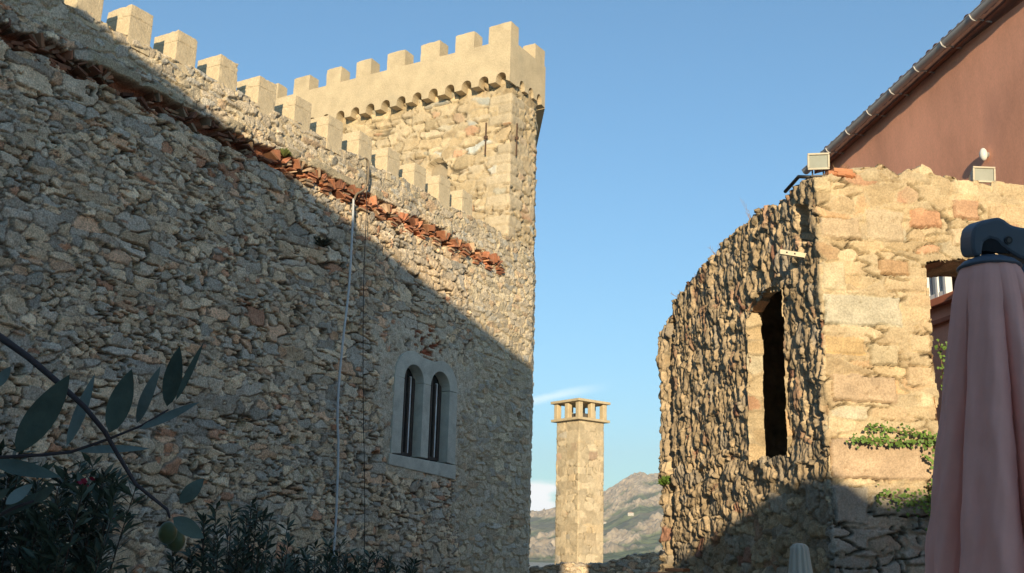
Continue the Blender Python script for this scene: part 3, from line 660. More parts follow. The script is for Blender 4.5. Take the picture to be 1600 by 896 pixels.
# rounded lime coping lumps and a few loose bricks on the ruin top
for k, (q_, dz, sx) in enumerate(((.50, .0, .26), (.95, .0, .22))):
    b = MB(); bmesh.ops.create_icosphere(b.bm, subdivisions=4, radius=1)
    for v in b.bm.verts:
        n_ = fbm(np.array([v.co.x * 2 + k * 5]), np.array([v.co.y * 2 + v.co.z * 1.7]), 220, 4)[0]
        v.co *= .86 + .28 * n_
    o_ = C0 + q2 * q_ + s2 * .16
    bmesh.ops.transform(b.bm, matrix=Matrix.Translation((*o_, 3.19 + dz)) @ Matrix.Rotation(P2, 4, 'Z') @ Matrix.Diagonal((sx, .17, .12, 1)), verts=b.bm.verts)
    b.build('coping_lump', mat('lime_mortar_coping', (.42, .34, .22), var=.2, bump=.7, bscale=40, speck=.15), ruin, smooth=True)
b = MB()
for q_, z_, w_, dd in ((.25, 3.225, .17, .08), (.27, 3.19, .16, .10), (.17, 3.20, .1, .07)):
    b.box(Vector((*(C0 + q2 * q_ + s2 * .06), z_)), (w_, dd + .04, .035), Matrix.Rotation(P2 + .05, 3, 'Z'), bevel=.006)
b.build('loose_brick', mat('orange_brick', (.46, .21, .11), bump=.4, bscale=50), ruin)

# metal bracket on the ruin's side wall
def P_side(s, z, out=0.): return Vector((*(C0 + s1 * s + n1v * out), z))
br = empty('wall_bracket', P_side(.3, 2.55, .03)); tag(br, 'short cream metal bracket bar with drilled holes sticking out of the jagged side wall', 'bracket')
b = MB(); rot = Matrix.Rotation(math.pi + P1, 3, 'Z')
a0 = P_side(.25, 2.535, -.02); a1 = P_side(.25, 2.55, .22)
b.box((a0 + a1) / 2, ((a1 - a0).length, .028, .04), (a1 - a0).to_track_quat('X', 'Z').to_matrix()); b.build('bar', mat('cream_metal', (.62, .55, .40), rough=.5, var=.1), br)
for f in (.45, .75):
    c_ = a0.lerp(a1, f); ax_ = Vector((*(-s1), 0)); b = MB()
    b.tube([c_ + ax_ * .0135, c_ + ax_ * .0155], .008, 10); b.build('bolt_hole', mat('dark_hole', (.02, .02, .02), bump=0), br)

# ------------------------------------------------------------------ pink house behind the ruin
s3 = np.array((-math.sin(P3), math.cos(P3))); n3 = np.array((-math.cos(P3), -math.sin(P3))); DPK = -6.752
def PK(s, z, out=0.): return Vector((*(n3 * DPK + s3 * s + n3 * out), z))
house = empty('pink_house', PK(10, GZ)); tag(house, 'terracotta pink rendered house with tiled eaves and a grey gutter rising behind the ruin', 'house')
m_pink = mat('pink_render', (.80, .385, .255), var=.20, scale=1.3, bump=.2, bscale=45, stretch=(1, 1, .45), speck=.05, spot=((.50, .25, .19), .9, .56, .5))
b = MB(); rot3 = Matrix.Rotation(P3 + math.pi / 2, 3, 'Z')
def hb(s0, s1_, z0, z1, o0, o1, bev=0.):
    b.box((PK((s0 + s1_) / 2, (z0 + z1) / 2, (o0 + o1) / 2)), (s1_ - s0, o1 - o0, z1 - z0), rot3, bev)
WS0, WS1, WZ0_, WZ1_ = 9.37, 10.34, 2.87, 3.79
# wall in four pieces round the window opening
hb(2, WS0, GZ, 5.52, -.3, 0); hb(WS1, 12.5, GZ, 5.52, -.3, 0); hb(WS0, WS1, GZ, WZ0_, -.3, 0); hb(WS0, WS1, WZ1_, 5.52, -.3, 0)
hb(12.2, 12.5, GZ, 5.52, -6, -.302)
b.build('wall', m_pink, house)
b = MB(); hb(2, 12.5, 2.79, 2.875, .0, .09, .008); b.build('string_course', mat('red_ledge', (.47, .17, .10), var=.15, bump=.2), house)
b = MB(); hb(2, 12.5, 2.60, 2.65, .0, .05, .006); b.build('lower_moulding', mat('red_ledge', (.47, .17, .10)), house)
m_wht = mat('white_shutter_paint', (.72, .74, .74), rough=.45, var=.06, bump=0)
b = MB(); hb(WS0, WS1, WZ0_, WZ1_, -.29, -.25); wn = b.build('window', mat('dark_room', (.02, .02, .02)), house)
b = MB()
for s_ in (10.32, 10.13, 9.98): hb(s_ - .02, s_ + .02, WZ0_ + .01, WZ1_, -.06, .02)
for z_ in (2.92, 3.35, 3.75): hb(9.98, 10.30, z_ - .03, z_ + .03, -.055, .015)
b.build('shutter', m_wht, wn)
b = MB()
for k in range(2): hb(10.02 + k * .17, 10.10 + k * .17, 2.94, 3.73, -.045, -.03)
b.build('shutter_panel', mat('shutter_grey', (.42, .46, .48), rough=.4, var=.05, bump=0), wn)
# eaves: roof slab, tile ends, soffit, gutter
b = MB(); OV = .10
upv = math.tan(R(20))
for (o0, z0_), (o1, z1_), th in (((OV, 5.60), (-5.5, 5.60 + (OV + 5.5) * upv), .10),):
    b.prism([(o0, z0_ - th), (o0, z0_), (o1, z1_), (o1, z1_ - th)], PK(2, 0), Vector((*n3, 0)), (0, 0, 1), Vector((*s3, 0)), 10.6)
b.build('eaves_board', mat('eaves_timber', (.25, .12, .08), bump=.2), house)
b = MB(); rng = random.Random(4)
dr = Vector((*(-n3), upv)).normalized(); sx = Vector((*s3, 0))
s_ = 2.1
while s_ < 12.6:
    o = PK(s_, 5.605 + rng.uniform(-.008, .008), OV + .05 + rng.uniform(-.01, .01))
    nrm = sx.cross(dr).normalized(); nrm = nrm if nrm.z > 0 else -nrm
    r0 = .066
    rings = []
    for L_ in (0, 5.6):
        rings.append([b.bm.verts.new(o + dr * L_ + sx * (rr_ * math.cos(a)) + nrm * (rr_ * math.sin(a))) for rr_ in (r0,) for a in np.linspace(0, math.pi, 9)] + [b.bm.verts.new(o + dr * L_ + sx * (rr_ * math.cos(a)) + nrm * (rr_ * math.sin(a))) for rr_ in (r0 - .014,) for a in np.linspace(math.pi, 0, 9)])
    n_ = len(rings[0])
    for k in range(n_): b.bm.faces.new((rings[0][k], rings[0][(k + 1) % n_], rings[1][(k + 1) % n_], rings[1][k]))
    b.bm.faces.new(rings[0]); b.bm.faces.new(rings[1])
    s_ += .142 + rng.uniform(-.006, .006)
b.build('roof', mat('weathered_pantile', (.20, .105, .075), var=.4, scale=7, bump=.5, bscale=50), house, smooth=False)
m_zinc = mat('zinc_gutter', (.44, .43, .43), rough=.4, metal=.15, var=.1, scale=3, bump=0)
b = MB(); gp = [(.054 * math.cos(a), .054 * math.sin(a)) for a in np.linspace(math.pi, 2 * math.pi, 13)] + [(.046 * math.cos(a), .046 * math.sin(a)) for a in np.linspace(2 * math.pi, math.pi, 13)]
b.prism(gp, PK(2, 5.56, OV + .10), Vector((*n3, 0)), (0, 0, 1), Vector((*s3, 0)), 10.65)
b.tube([PK(2, 5.565, OV + .154), PK(12.65, 5.565, OV + .154)], .008, 8)
gut = b.build('gutter', m_zinc, house, smooth=False)
for s_ in np.arange(2.6, 12.5, .52):
    b = MB(); pts = [PK(s_, 5.56 + .060 * math.sin(a), OV + .10 + .060 * math.cos(a)) for a in np.linspace(2 * math.pi, math.pi, 10)]
    b.tube(pts, .008, 6); b.tube([pts[-1] + Vector((0, 0, -.04)), PK(s_ , 5.51, OV - .095)], .009, 6)
    b.build('bracket', m_zinc, gut, smooth=True)
# the old eave line sags a little towards its far end
for o in list(house.children) + list(gut.children):
    if o.name.split('.')[0] in ('eaves_board', 'roof', 'gutter', 'bracket'):
        for v in o.data.vertices:
            s_ = v.co.x * s3[0] + v.co.y * s3[1]; v.co.z += (9.95 - s_) * .085 - .06
# small oval fitting on the pink wall
e = empty('wall_sensor', PK(9.1, 4.17, .0)); tag(e, 'small white oval fitting on the pink wall above the right-hand floodlight', 'wall fitting')
b = MB(); bmesh.ops.create_uvsphere(b.bm, u_segments=20, v_segments=12, radius=1)
bmesh.ops.transform(b.bm, matrix=Matrix.Translation(PK(9.1, 4.17, .05)) @ rot3.to_4x4() @ Matrix.Diagonal((.040, .04, .070, 1)), verts=b.bm.verts)
b.build('body', mat('white_plastic', (.66, .66, .63), rough=.4, var=.05, bump=0), e, smooth=True)
b = MB(); b.tube([PK(9.1, 4.17, 0), PK(9.1, 4.17, .03)], .03, 12); b.build('mount', mat('grey_plastic', (.25, .25, .25), bump=0), e)

# ------------------------------------------------------------------ floodlights
m_fl = mat('beige_floodlight_metal', (.52, .47, .37), rough=.5, var=.12, bump=.1)
m_flg = mat('floodlight_glass', (.34, .36, .32), rough=.15, var=.1, bump=0, spec=.6)
def floodlight(c_, yaw, pitch, w_, h_, label, legs):
    e = empty('floodlight', (c_[0], c_[1], c_[2] - h_)); tag(e, label, 'floodlight', 'floodlights on the ruin')
    rm = Matrix.Rotation(yaw, 3, 'Z') @ Matrix.Rotation(pitch, 3, 'X')    # local -Y looks out
    T = lambda x, y, z: Vector(c_) + rm @ Vector((x, y, z))
    b = MB()
    fr = [T(-w_ / 2, -.02, -h_ / 2), T(w_ / 2, -.02, -h_ / 2), T(w_ / 2, -.02, h_ / 2), T(-w_ / 2, -.02, h_ / 2)]
    bk = [T(-w_ * .36, .085, -h_ * .3), T(w_ * .36, .085, -h_ * .3), T(w_ * .36, .085, h_ * .34), T(-w_ * .36, .085, h_ * .34)]
    v0 = [b.bm.verts.new(p) for p in fr]; v1 = [b.bm.verts.new(p) for p in bk]
    b.bm.faces.new(v0); b.bm.faces.new(v1)
    for k in range(4): b.bm.faces.new((v0[k], v0[(k + 1) % 4], v1[(k + 1) % 4], v1[k]))
    bmesh.ops.bevel(b.bm, geom=list(b.bm.edges), offset=.008, segments=2, affect='EDGES')
    hs_ = b.build('housing', m_fl, e)
    b = MB()
    for x, z, sx_, sz in ((0, h_ / 2, w_ + .012, .016), (0, -h_ / 2, w_ + .012, .016), (-w_ / 2, 0, .016, h_ - .018), (w_ / 2, 0, .016, h_ - .018)):
        b.box(T(x, -.032, z), (sx_, .022, sz), rm, .003)
    b.build('bezel', m_fl, hs_)
    b = MB(); b.box(T(0, -.028, 0), (w_ - .018, .008, h_ - .018), rm); b.build('glass', m_flg, hs_)
    b = MB()
    for x in (-w_ / 2 - .01, w_ / 2 + .01) if legs == 2 else (-.045, .045):
        b.tube([T(x, .02, 0 if legs == 2 else -h_ * .4), T(x, .03, -h_ * .62), Vector((T(x, .03, 0).x, T(x, .03, 0).y, c_[2] - h_ * .62 - .06))], .007, 6)
    b.box(Vector((c_[0], c_[1], c_[2] - h_ * .62 - .055)), (w_ * .8, .05, .012), Matrix.Rotation(yaw, 3, 'Z'))
    b.build('stirrup', mat('dark_stirrup', (.10, .09, .08), rough=.6), e)
cf_ = C0 + q2 * .075 + s2 * .10
floodlight((cf_[0], cf_[1], 3.325), P2 - R(16), R(14), .165, .125, 'square beige floodlight standing on the corner of the ruin against the sky', 1)
cf_ = C0 + q2 * 1.62 + s2 * .25
floodlight((cf_[0], cf_[1], 3.36), P2 - R(4), R(8), .185, .125, 'wide beige floodlight on the ruin top in front of the pink wall', 2)
b = MB(); b.tube([Vector((*(C0 + q2 * .01 + s2 * .12), 3.19)), Vector((*(C0 + q2 * -.06 + s2 * .2), 3.22)), Vector((*(C0 - q2 * .09 + s2 * .45), 3.17))], .016, 8)
o = b.build('cable', mat('black_cable', (.02, .02, .02), rough=.5, bump=0), smooth=True); tag(o, 'short black cable lying beside the corner floodlight on the ruin', 'cable')

# ------------------------------------------------------------------ chimney and the low stone wall below it
ch = empty('chimney', (-12.9, 25.9, GZ), 0); tag(ch, 'tall sunlit square stone chimney with an open pillared cap, between tower and ruin', 'chimney')
cn = Vector((-12.93, 25.33, 0)); dr_ = Vector((math.cos(R(69)), math.sin(R(69)), 0)); dl_ = Vector((math.cos(R(159)), math.sin(R(159)), 0))
CS = .93; ZC = 3.72
c1_ = cn; c2_ = cn + dr_ * CS; c3_ = c2_ + dl_ * CS; c4_ = cn + dl_ * CS
ctr = (c1_ + c3_) / 2
def chf(u, v):
    h, c, e = masonry(u, v, .33, .19, 231, [(.52, .425, .29, 6), (.50, .40, .27, 4), (.54, .445, .31, 3), (.52, .40, .25, 1), (.50, .44, .35, 1), (.50, .36, .25, .5)], (.50, .41, .28), joint=.016, amp=.012, tilt=.012, e0=.07, jw=.06, rough=.010, var=.8, asp=.9, p=4.5, warp=.07, jit=.6)
    sm = ss(fbm(u * 2, v * 2, 233, 4), .5, .62)[..., None]
    ck = ss(e, .06, .02) * ss(fbm(u * 3, v * 3, 235, 3), .48, .56); c = c * (1 - .55 * ck[..., None]); h = h - .03 * ck  # crack lines cut in and darkened in colour to read as shaded
    return h * (1 - .5 * sm[..., 0]), c * (1 - .45 * sm) + np.array((.49, .40, .27)) * .45 * sm
sheet('shaft', [tuple(p[:2]) for p in (c4_ + (c1_ - c4_) * .5, c1_, c2_, c3_, c4_, c4_ + (c1_ - c4_) * .5)], GZ, lambda u: np.full(u.shape, ZC - .02), .024, chf, m_lime, ch, nround=2, close=True, thick=0)
rzc = Matrix.Rotation(R(69), 3, 'Z')
m_cap = mat('chimney_cap_stone', (.52, .42, .27), var=.15, scale=5, bump=.35, bscale=50, speck=.1)
b = MB(); b.box((ctr.x, ctr.y, ZC), (CS + .22, CS + .22, .07), rzc, .012); b.build('lower_slab', m_cap, ch)
for x in (-1, 0, 1):
    for y in (-1, 0, 1):
        if x == 0 and y == 0: continue
        p = ctr + rzc @ Vector((x * .44, y * .44, 0))
        b = MB(); b.box((p.x, p.y, ZC + .245), (.15, .15, .43), rzc, .02); b.build('pillar', m_cap, ch)
b = MB(); b.box((ctr.x, ctr.y, ZC + .495), (CS + .24, CS + .24, .07), rzc, .012)
v_ = [ctr + rzc @ Vector((x * (CS + .2) / 2, y * (CS + .2) / 2, ZC + .531)) for x, y in ((-1, -1), (1, -1), (1, 1), (-1, 1))]
ap = b.bm.verts.new((ctr.x, ctr.y, ZC + .60)); vv = [b.bm.verts.new(p) for p in v_]
for k in range(4): b.bm.faces.new((vv[k], vv[(k + 1) % 4], ap))
b.bm.faces.new(vv[::-1]); b.build('cap_slab', m_cap, ch)
b = MB(); b.box((ctr.x, ctr.y, ZC + .12), (.34, .34, .18), rzc); b.build('flue', mat('sooty_flue', (.10, .09, .08)), ch)

lw = empty('low_stone_wall', (-10.1, 21.0, GZ)); tag(lw, 'low rough stone wall top at the foot of the chimney, mostly in shade', 'stone wall')
lpts = [(-13.2, 19.2), (-11.92, 20.01), (-11.51, 20.24), (-10.97, 20.52), (-10.1, 21.04), (-9.61, 21.27), (-8.96, 21.63), (-8.26, 22.05), (-7.3, 22.7)]
Ls = np.concatenate([[0], np.cumsum(np.hypot(*np.diff(np.array(lpts), axis=0).T))])
sheet('stone_face', lpts, GZ, poly_z(list(zip(Ls, [-.3, -.23, -.18, -.05, -.03, .16, .26, .29, .3])), .03, 241, .12), .02, lambda u, v: masonry(u, v, .15, .09, 243, GREY + [(.36, .29, .2, 4)], (.26, .21, .15), joint=.04, amp=.05, tilt=.04, e0=.3, jw=.1, rough=.02), m_wall, lw, thick=.5, nround=3)

# terracotta coping tile row end, just in the bottom of the frame
tl = empty('tile_coping', (-4.0, 9.6, GZ)); tag(tl, 'orange terracotta tile coping at the bottom edge beside the jagged ruin', 'coping')
b = MB(); b.box((-4.15, 9.62, -.9), (.7, .3, 1.4), Matrix.Rotation(R(12), 3, 'Z')); b.build('plinth', mat('coping_render', (.35, .25, .18)), tl)
b = MB(); rot_ = Matrix.Rotation(R(12), 3, 'Z')
for k in range(4):
    b.box(Vector((-4.15, 9.62, -.15)) + rot_ @ Vector((-.27 + k * .18, -.02, .012 * (k % 2) + .03 * k)), (.175, .36, .03), rot_, .006)
b.build('tile', mat('orange_tile', (.50, .20, .09), bump=.3), tl)

# ------------------------------------------------------------------ house behind the camera: its roof line shades the courtyard
ho = empty('courtyard_house', (0, -8, GZ)); tag(ho, 'plastered house across the courtyard behind the viewer, its roof edge shading the castle wall', 'house')
m_pl = mat('ochre_plaster', (.55, .47, .36), var=.15, scale=1, bump=.2, bscale=20)
b = MB(); b.prism([(-16, GZ), (-16, 8.45), (4.30, 8.45), (4.32, 3.32), (5.12, 3.34), (5.37, 3.55), (5.58, 3.76), (5.85, 3.70), (6.15, 3.56), (6.45, 3.52), (6.7, 3.66), (14, 3.66), (14, GZ)], (0, -5, 0), (1, 0, 0), (0, 0, 1), (0, -1, 0), 6)
b.build('wall', m_pl, ho)
b = MB(); b.prism([(-4.9, 8.45), (-4.9, 8.62), (-8, 9.1), (-11.2, 8.62), (-11.2, 8.45)], (-16.1, 0, 0), (0, 1, 0), (0, 0, 1), (1, 0, 0), 20.42); b.build('roof', mat('weathered_pantile', (.2, .1, .07)), ho)
for k in range(5):
    x_ = -12.5 + k * 3.6
    b = MB(); b.box((x_, -4.98, 4.8), (1.0, .06, 1.5)); wv_ = b.build('window', m_glass, ho)
    for sx_ in (-1, 1):
        b = MB(); b.box((x_ + sx_ * .78, -4.96, 4.8), (.5, .05, 1.55))
        b.build('shutter', mat('green_shutter', (.08, .13, .09), bump=0), wv_)

# ------------------------------------------------------------------ cables on the wall
def wcable(name, pts, r, m, label, out=.045):
    b = MB(); pp = [Vector((-10 + out, y, z)) for y, z in pts]
    # smooth
    fine = []
    for i in range(len(pp) - 1):
        p0, p1, p2, p3 = pp[max(i - 1, 0)], pp[i], pp[i + 1], pp[min(i + 2, len(pp) - 1)]
        for k in range(6):
            t = k / 6
            fine.append(.5 * ((2 * p1) + (p2 - p0) * t + (2 * p0 - 5 * p1 + 4 * p2 - p3) * t * t + (-p0 + 3 * p1 - 3 * p2 + p3) * t ** 3))
    fine.append(pp[-1]); b.tube(fine, r, 8)
    o = b.build(name, m, smooth=True); tag(o, label, 'cable'); return o
wcable('hanging_pipe', [(11.82, 5.22), (11.84, 4.74), (11.85, 3.85), (11.80, 3.1), (11.77, 2.4), (11.79, 1.9), (11.85, 1.49), (11.90, .6), (11.9, 0.16), (11.9, -1.55)], .017, mat('pale_grey_pipe', (.50, .52, .54), rough=.5, bump=0, var=.1), 'pale grey pipe hanging down the stone wall left of the window', .115)
wcable('hanging_cable', [(12.07, 5.95), (12.14, 5.14), (12.19, 3.93), (12.32, 2.48), (12.57, .29), (12.6, -1.5)], .0052, mat('black_cable', (.02, .02, .02)), 'thin black cable running straight down the stone wall beside the pale pipe', .115)
wcable('looped_cable', [(12.01, 5.94), (12.08, 5.92), (12.11, 5.82), (12.11, 5.6), (12.06, 5.46), (11.96, 5.37), (11.87, 5.31), (11.82, 5.2)], .016, mat('tan_conduit', (.20, .16, .11), rough=.6, bump=0), 'brown looped conduit over the brick cornice feeding the pale pipe', .13)

# ------------------------------------------------------------------ plants
m_oleaf = mat('olive_leaf', (.075, .115, .10), rough=.45, var=.25, scale=40, bump=.1, spec=.4)
m_shrub = mat('shrub_leaf', (.060, .088, .062), rough=.5, var=.5, scale=5, bump=0, spec=.35)
m_twig = mat('dark_twig', (.07, .05, .04), bump=.2)
m_ivy = mat('ivy_leaf', (.11, .19, .035), rough=.5, var=.4, scale=9, bump=0)
m_dry = mat('dry_twig', (.34, .22, .12), bump=0)

def leaf_mesh(b, base, tip, width, up, fold=.12, nseg=10, curl=.0, thick=.0006):
    base, tip = Vector(base), Vector(tip); ax_ = tip - base; L_ = ax_.length; d = ax_.normalized()
    side = d.cross(Vector(up)).normalized(); nn = side.cross(d).normalized()
    rows = []
    for i in range(nseg + 1):
        t = i / nseg; wv = width / 2 * max(.02, math.sin(math.pi * t ** .85) ** .8)
        c_ = base + ax_ * t + nn * (curl * L_ * math.sin(math.pi * t))
        rows.append([b.bm.verts.new(c_ - side * wv + nn * wv * fold), b.bm.verts.new(c_), b.bm.verts.new(c_ + side * wv + nn * wv * fold)])
    for i in range(nseg):
        for k in range(2): b.bm.faces.new((rows[i][k], rows[i][k + 1], rows[i + 1][k + 1], rows[i + 1][k]))

LEAVES = [[[-0.808,0.557,0.076],[-0.754,0.558,0.138],0.0223],[[-0.797,0.596,0.085],[-0.772,0.596,0.146],0.0097],[[-0.74,0.593,0.094],[-0.716,0.588,0.145],0.0176],[[-0.732,0.613,0.104],[-0.699,0.603,0.149],0.0096],[[-0.717,0.63,0.12],[-0.69,0.613,0.167],0.0145],[[-0.699,0.623,0.123],[-0.674,0.624,0.171],0.0052],[[-0.73,0.614,0.099],[-0.686,0.637,0.123],0.0076],[[-0.788,0.599,0.081],[-0.748,0.643,0.086],0.0068],[[-0.836,0.552,0.069],[-0.791,0.59,0.058],0.0131],[[-0.85,0.577,0.025],[-0.798,0.591,0.048],0.0097],[[-0.817,0.56,0.034],[-0.813,0.58,0.052],0.0094],[[-0.836,0.562,0.037],[-0.817,0.562,0.047],0.0071],[[-0.848,0.555,0.132],[-0.837,0.56,0.151],0.0085],[[-0.708,0.647,0.039],[-0.696,0.66,0.061],0.012],[[-0.7,0.634,0.027],[-0.686,0.657,0.011],0.0129],[[-0.81,0.581,0.037],[-0.779,0.576,0.05],0.0081]]
STEM1 = [[-0.855,0.513,0.194],[-0.825,0.538,0.172],[-0.806,0.554,0.156],[-0.788,0.571,0.137],[-0.769,0.588,0.116],[-0.757,0.601,0.097],[-0.749,0.612,0.077],[-0.739,0.625,0.054],[-0.718,0.643,0.034],[-0.717,0.646,0.027]]
STEM2 = [[-0.869,0.542,0.071],[-0.836,0.561,0.073],[-0.805,0.579,0.076],[-0.784,0.591,0.079],[-0.756,0.604,0.09],[-0.73,0.616,0.102],[-0.709,0.625,0.116]]
STEM3 = [[-0.874,0.554,0.023],[-0.841,0.573,0.026],[-0.828,0.578,0.033],[-0.815,0.584,0.038]]
ob = empty('olive_branch', (-.86, .53, .1)); tag(ob, 'dark olive branch with long grey-green leaves hanging into the near left foreground', 'branch')
b = MB(); b.tube(STEM1, [.0034, .0031, .0028, .0025, .0022, .002, .0018, .0016, .0013, .001], 8)
b.tube(STEM2, [.0017, .0016, .0014, .0013, .0012, .001, .0008], 8); b.tube(STEM3, [.002, .0018, .0015, .001], 8); 
# the branch runs back to a limb out of frame
b.tube([(-1.9, .1, -.55), (-1.4, .25, .0), (-1.05, .4, .17), (-.855, .513, .194)], [.02, .012, .006, .0034], 8)
b.tube([(-1.2, .33, .1), (-1.0, .46, .08), (-.869, .542, .071)], [.006, .004, .0024], 8); b.tube([(-1.25, .3, .05), (-1.0, .45, .03), (-.874, .554, .023)], [.006, .004, .002], 8)
b.tube([(-1.9, .1, GZ), (-1.92, .1, -1.0), (-1.9, .1, -.5)], [.06, .04, .02], 10)
b.build('stem', mat('olive_bark', (.06, .05, .055), bump=.3), ob, smooth=True)
view = Vector((.79, -.59, -.08)).normalized()
rng = random.Random(8)
for k, (a, t_, w_) in enumerate(LEAVES):
    b = MB(); up = (view + Vector((rng.uniform(-.35, .35), rng.uniform(-.35, .35), rng.uniform(-.1, .5)))).normalized()
    leaf_mesh(b, a, t_, w_ * 1.06, up, fold=rng.uniform(.05, .25), curl=rng.uniform(-.03, .05))
    b.build('leaf', m_oleaf if k not in (1, 3, 6, 7, 10, 12) else mat('olive_leaf_underside', (.16, .22, .22), rough=.6, var=.2, scale=40, bump=.1), ob, smooth=True)
m_olv = mat('green_olive', (.075, .095, .04), rough=.4, var=.2, scale=60, bump=0)
for c_ in ((-.72, .648, .015), (-.732, .669, .009)):
    b = MB(); bmesh.ops.create_uvsphere(b.bm, u_segments=20, v_segments=14, radius=1)
    bmesh.ops.transform(b.bm, matrix=Matrix.Translation(c_) @ Matrix.Diagonal((.0078, .0078, .0095, 1)), verts=b.bm.verts); b.build('olive', m_olv, ob, smooth=True)

def shrub(x, y, rx, ry, zt, n, label, seed, leafL=.06, flowers=0, nl=34):
    rng = random.Random(seed); e = empty('oleander_shrub', (x, y, GZ)); tag(e, label, 'shrub', 'dark shrubs along the foot of the wall')
    st = MB(); lf = MB(); fl = MB()
    for i in range(n):
        a = rng.uniform(0, 6.283); r0 = rng.random() ** .5
        bx_, by_ = x + math.cos(a) * rx * r0 * .5, y + math.sin(a) * ry * r0 * .5
        top = Vector((x + math.cos(a) * rx * r0, y + math.sin(a) * ry * r0, zt - (r0 ** 2) * .25 * (zt - GZ) * .35 - rng.random() ** 2 * .55 * min(1, (zt - GZ) * .4)))
        base = Vector((bx_, by_, GZ)); mid = base.lerp(top, .55) + Vector((0, 0, .12))
        P_ = [base.lerp(mid, t).lerp(mid.lerp(top, t), t) for t in np.linspace(0, 1, 8)]
        st.tube(P_, [.008 - .0009 * q for q in range(8)], 5, cap=False)
        for k in range(nl):
            t = 1 - rng.random() ** 1.1 * .55; p = base.lerp(mid, t).lerp(mid.lerp(top, t), t)
            ph = rng.uniform(0, 6.283); d = Vector((math.cos(ph), math.sin(ph), rng.uniform(.1, 1.3))).normalized()
            L_ = leafL * rng.uniform(.6, 1.25)
            p1 = p + d * L_; s_ = d.cross(Vector((rng.uniform(-1, 1), rng.uniform(-1, 1), 1))).normalized() * L_ * .13
            m_ = p.lerp(p1, .5) + Vector((0, 0, L_ * .05))
            v_ = [lf.bm.verts.new(q) for q in (p, m_ - s_, p1, m_ + s_)]; lf.bm.faces.new(v_)
        if i < flowers:
            fl = MB()
            for k in range(7):
                c_ = top + Vector((rng.uniform(-.03, .03), rng.uniform(-.03, .03), rng.uniform(-.02, .03)))
                d = Vector((rng.uniform(-1, 1), rng.uniform(-1, 1), rng.uniform(0, 1))).normalized() * .022; s_ = d.cross(Vector((.3, .2, 1))).normalized() * .016
                fl.bm.faces.new([fl.bm.verts.new(q) for q in (c_, c_ + d * .6 - s_, c_ + d * 1.2, c_ + d * .6 + s_)])
            fl.build('flower', mat('crimson_flower', (.30, .03, .06), bump=0), e, recalc=False)
    st.build('stems', m_twig, e); lf.build('foliage', m_shrub, e, recalc=False)
shrub(-4.62, 3.1, .85, .55, .45, 110, 'tall dark oleander shrub with a few crimson flowers in the bottom left corner', 21, .085, flowers=6, nl=95)
shrub(-4.35, 4.45, .36, .4, .27, 40, 'narrow dark shrub with upright shoots between the corner shrub and the window', 22, .07, nl=90)
shrub(-4.72, 5.65, .66, .45, .10, 70, 'low dark shrub under the hanging pipe on the wall', 23, .07, nl=80)

def tuft(name, pos, n, h, spread, m, label, cat, seed, leafw=.012, nrm=(0, 0, 1), group=None):
    rng = random.Random(seed); b = MB(); p = Vector(pos)
    for i in range(n):
        d = (Vector(nrm) * rng.uniform(.4, 1) + Vector((rng.uniform(-1, 1), rng.uniform(-1, 1), rng.uniform(-.2, 1))) * spread).normalized()
        q = p + d * h * rng.uniform(.3, 1)
        s_ = d.cross(Vector((rng.uniform(-1, 1), rng.uniform(-1, 1), .5))).normalized() * leafw
        mid = p.lerp(q, .6)
        b.bm.faces.new([b.bm.verts.new(x) for x in (p, mid - s_, q, mid + s_)])
        if rng.random() < .5:
            q2_ = mid + (d + Vector((rng.uniform(-1, 1), rng.uniform(-1, 1), rng.uniform(-.3, 1))) * .8).normalized() * h * .4
            b.bm.faces.new([b.bm.verts.new(x) for x in (mid, mid.lerp(q2_, .5) - s_, q2_, mid.lerp(q2_, .5) + s_)])
    o = b.build(name, m, recalc=False); tag(o, label, cat, group); return o
tuft('wall_plant', (-9.97, 10.36, 5.40), 90, .15, .9, mat('wall_plant_leaf', (.12, .14, .04), bump=0, var=.3), 'small green plant growing from the brick cornice in the sun', 'plant', 31, .012, (1, 0, .4), 'plants on the castle wall')
tuft('wall_plant', (-9.96, 11.25, 4.32), 130, .22, .9, mat('dark_weed', (.05, .05, .035), bump=0), 'dark dry bush growing on the shaded castle wall below the cornice', 'plant', 32, .008, (1, 0, .3), 'plants on the castle wall')
tuft('wall_plant', (*(C0 + s1 * 3.5 + n1v * .02), .84), 90, .12, .9, m_ivy, 'small bright green plant on the far edge of the jagged ruin wall', 'plant', 33, .016, (-.6, -.6, .4))
def twigs(pos, n, h, seed, label, sp=.6):
    rng = random.Random(seed); b = MB(); p = Vector(pos)
    for i in range(n):
        a = rng.uniform(0, 6.28); d = Vector((math.cos(a) * sp, math.sin(a) * sp, 1)).normalized(); L_ = h * rng.uniform(.5, 1)
        pts = [p, p + d * L_ * .5, p + d * L_ + Vector((rng.uniform(-.02, .02), rng.uniform(-.02, .02), 0))]
        b.tube(pts, [.0022, .0016, .0008], 4)
        for k in range(3):
            t = rng.uniform(.35, .95); q = p + d * L_ * t; d2 = (d + Vector((rng.uniform(-1, 1), rng.uniform(-1, 1), rng.uniform(-.2, .6)))).normalized()
            b.tube([q, q + d2 * L_ * .28], [.0014, .0006], 4)
    o = b.build('dry_weed', m_dry); tag(o, label, 'weed', 'dry weeds on the ruin top')
def TP(s, dz=0): return (*(C0 + s1 * s - n1v * .1), float(ztop_r(np.array([-s]))[0]) + dz)
twigs(TP(1.42), 7, .26, 41, 'tallest dry weed on the sloping top of the ruin')
twigs(TP(2.25), 6, .17, 42, 'small dry weed midway along the ruin top')
twigs(TP(2.9), 4, .12, 43, 'sparse dry weed low on the ruin top')
twigs(TP(3.3), 10, .16, 44, 'reddish dry weed at the far left end of the ruin top', 1.2)
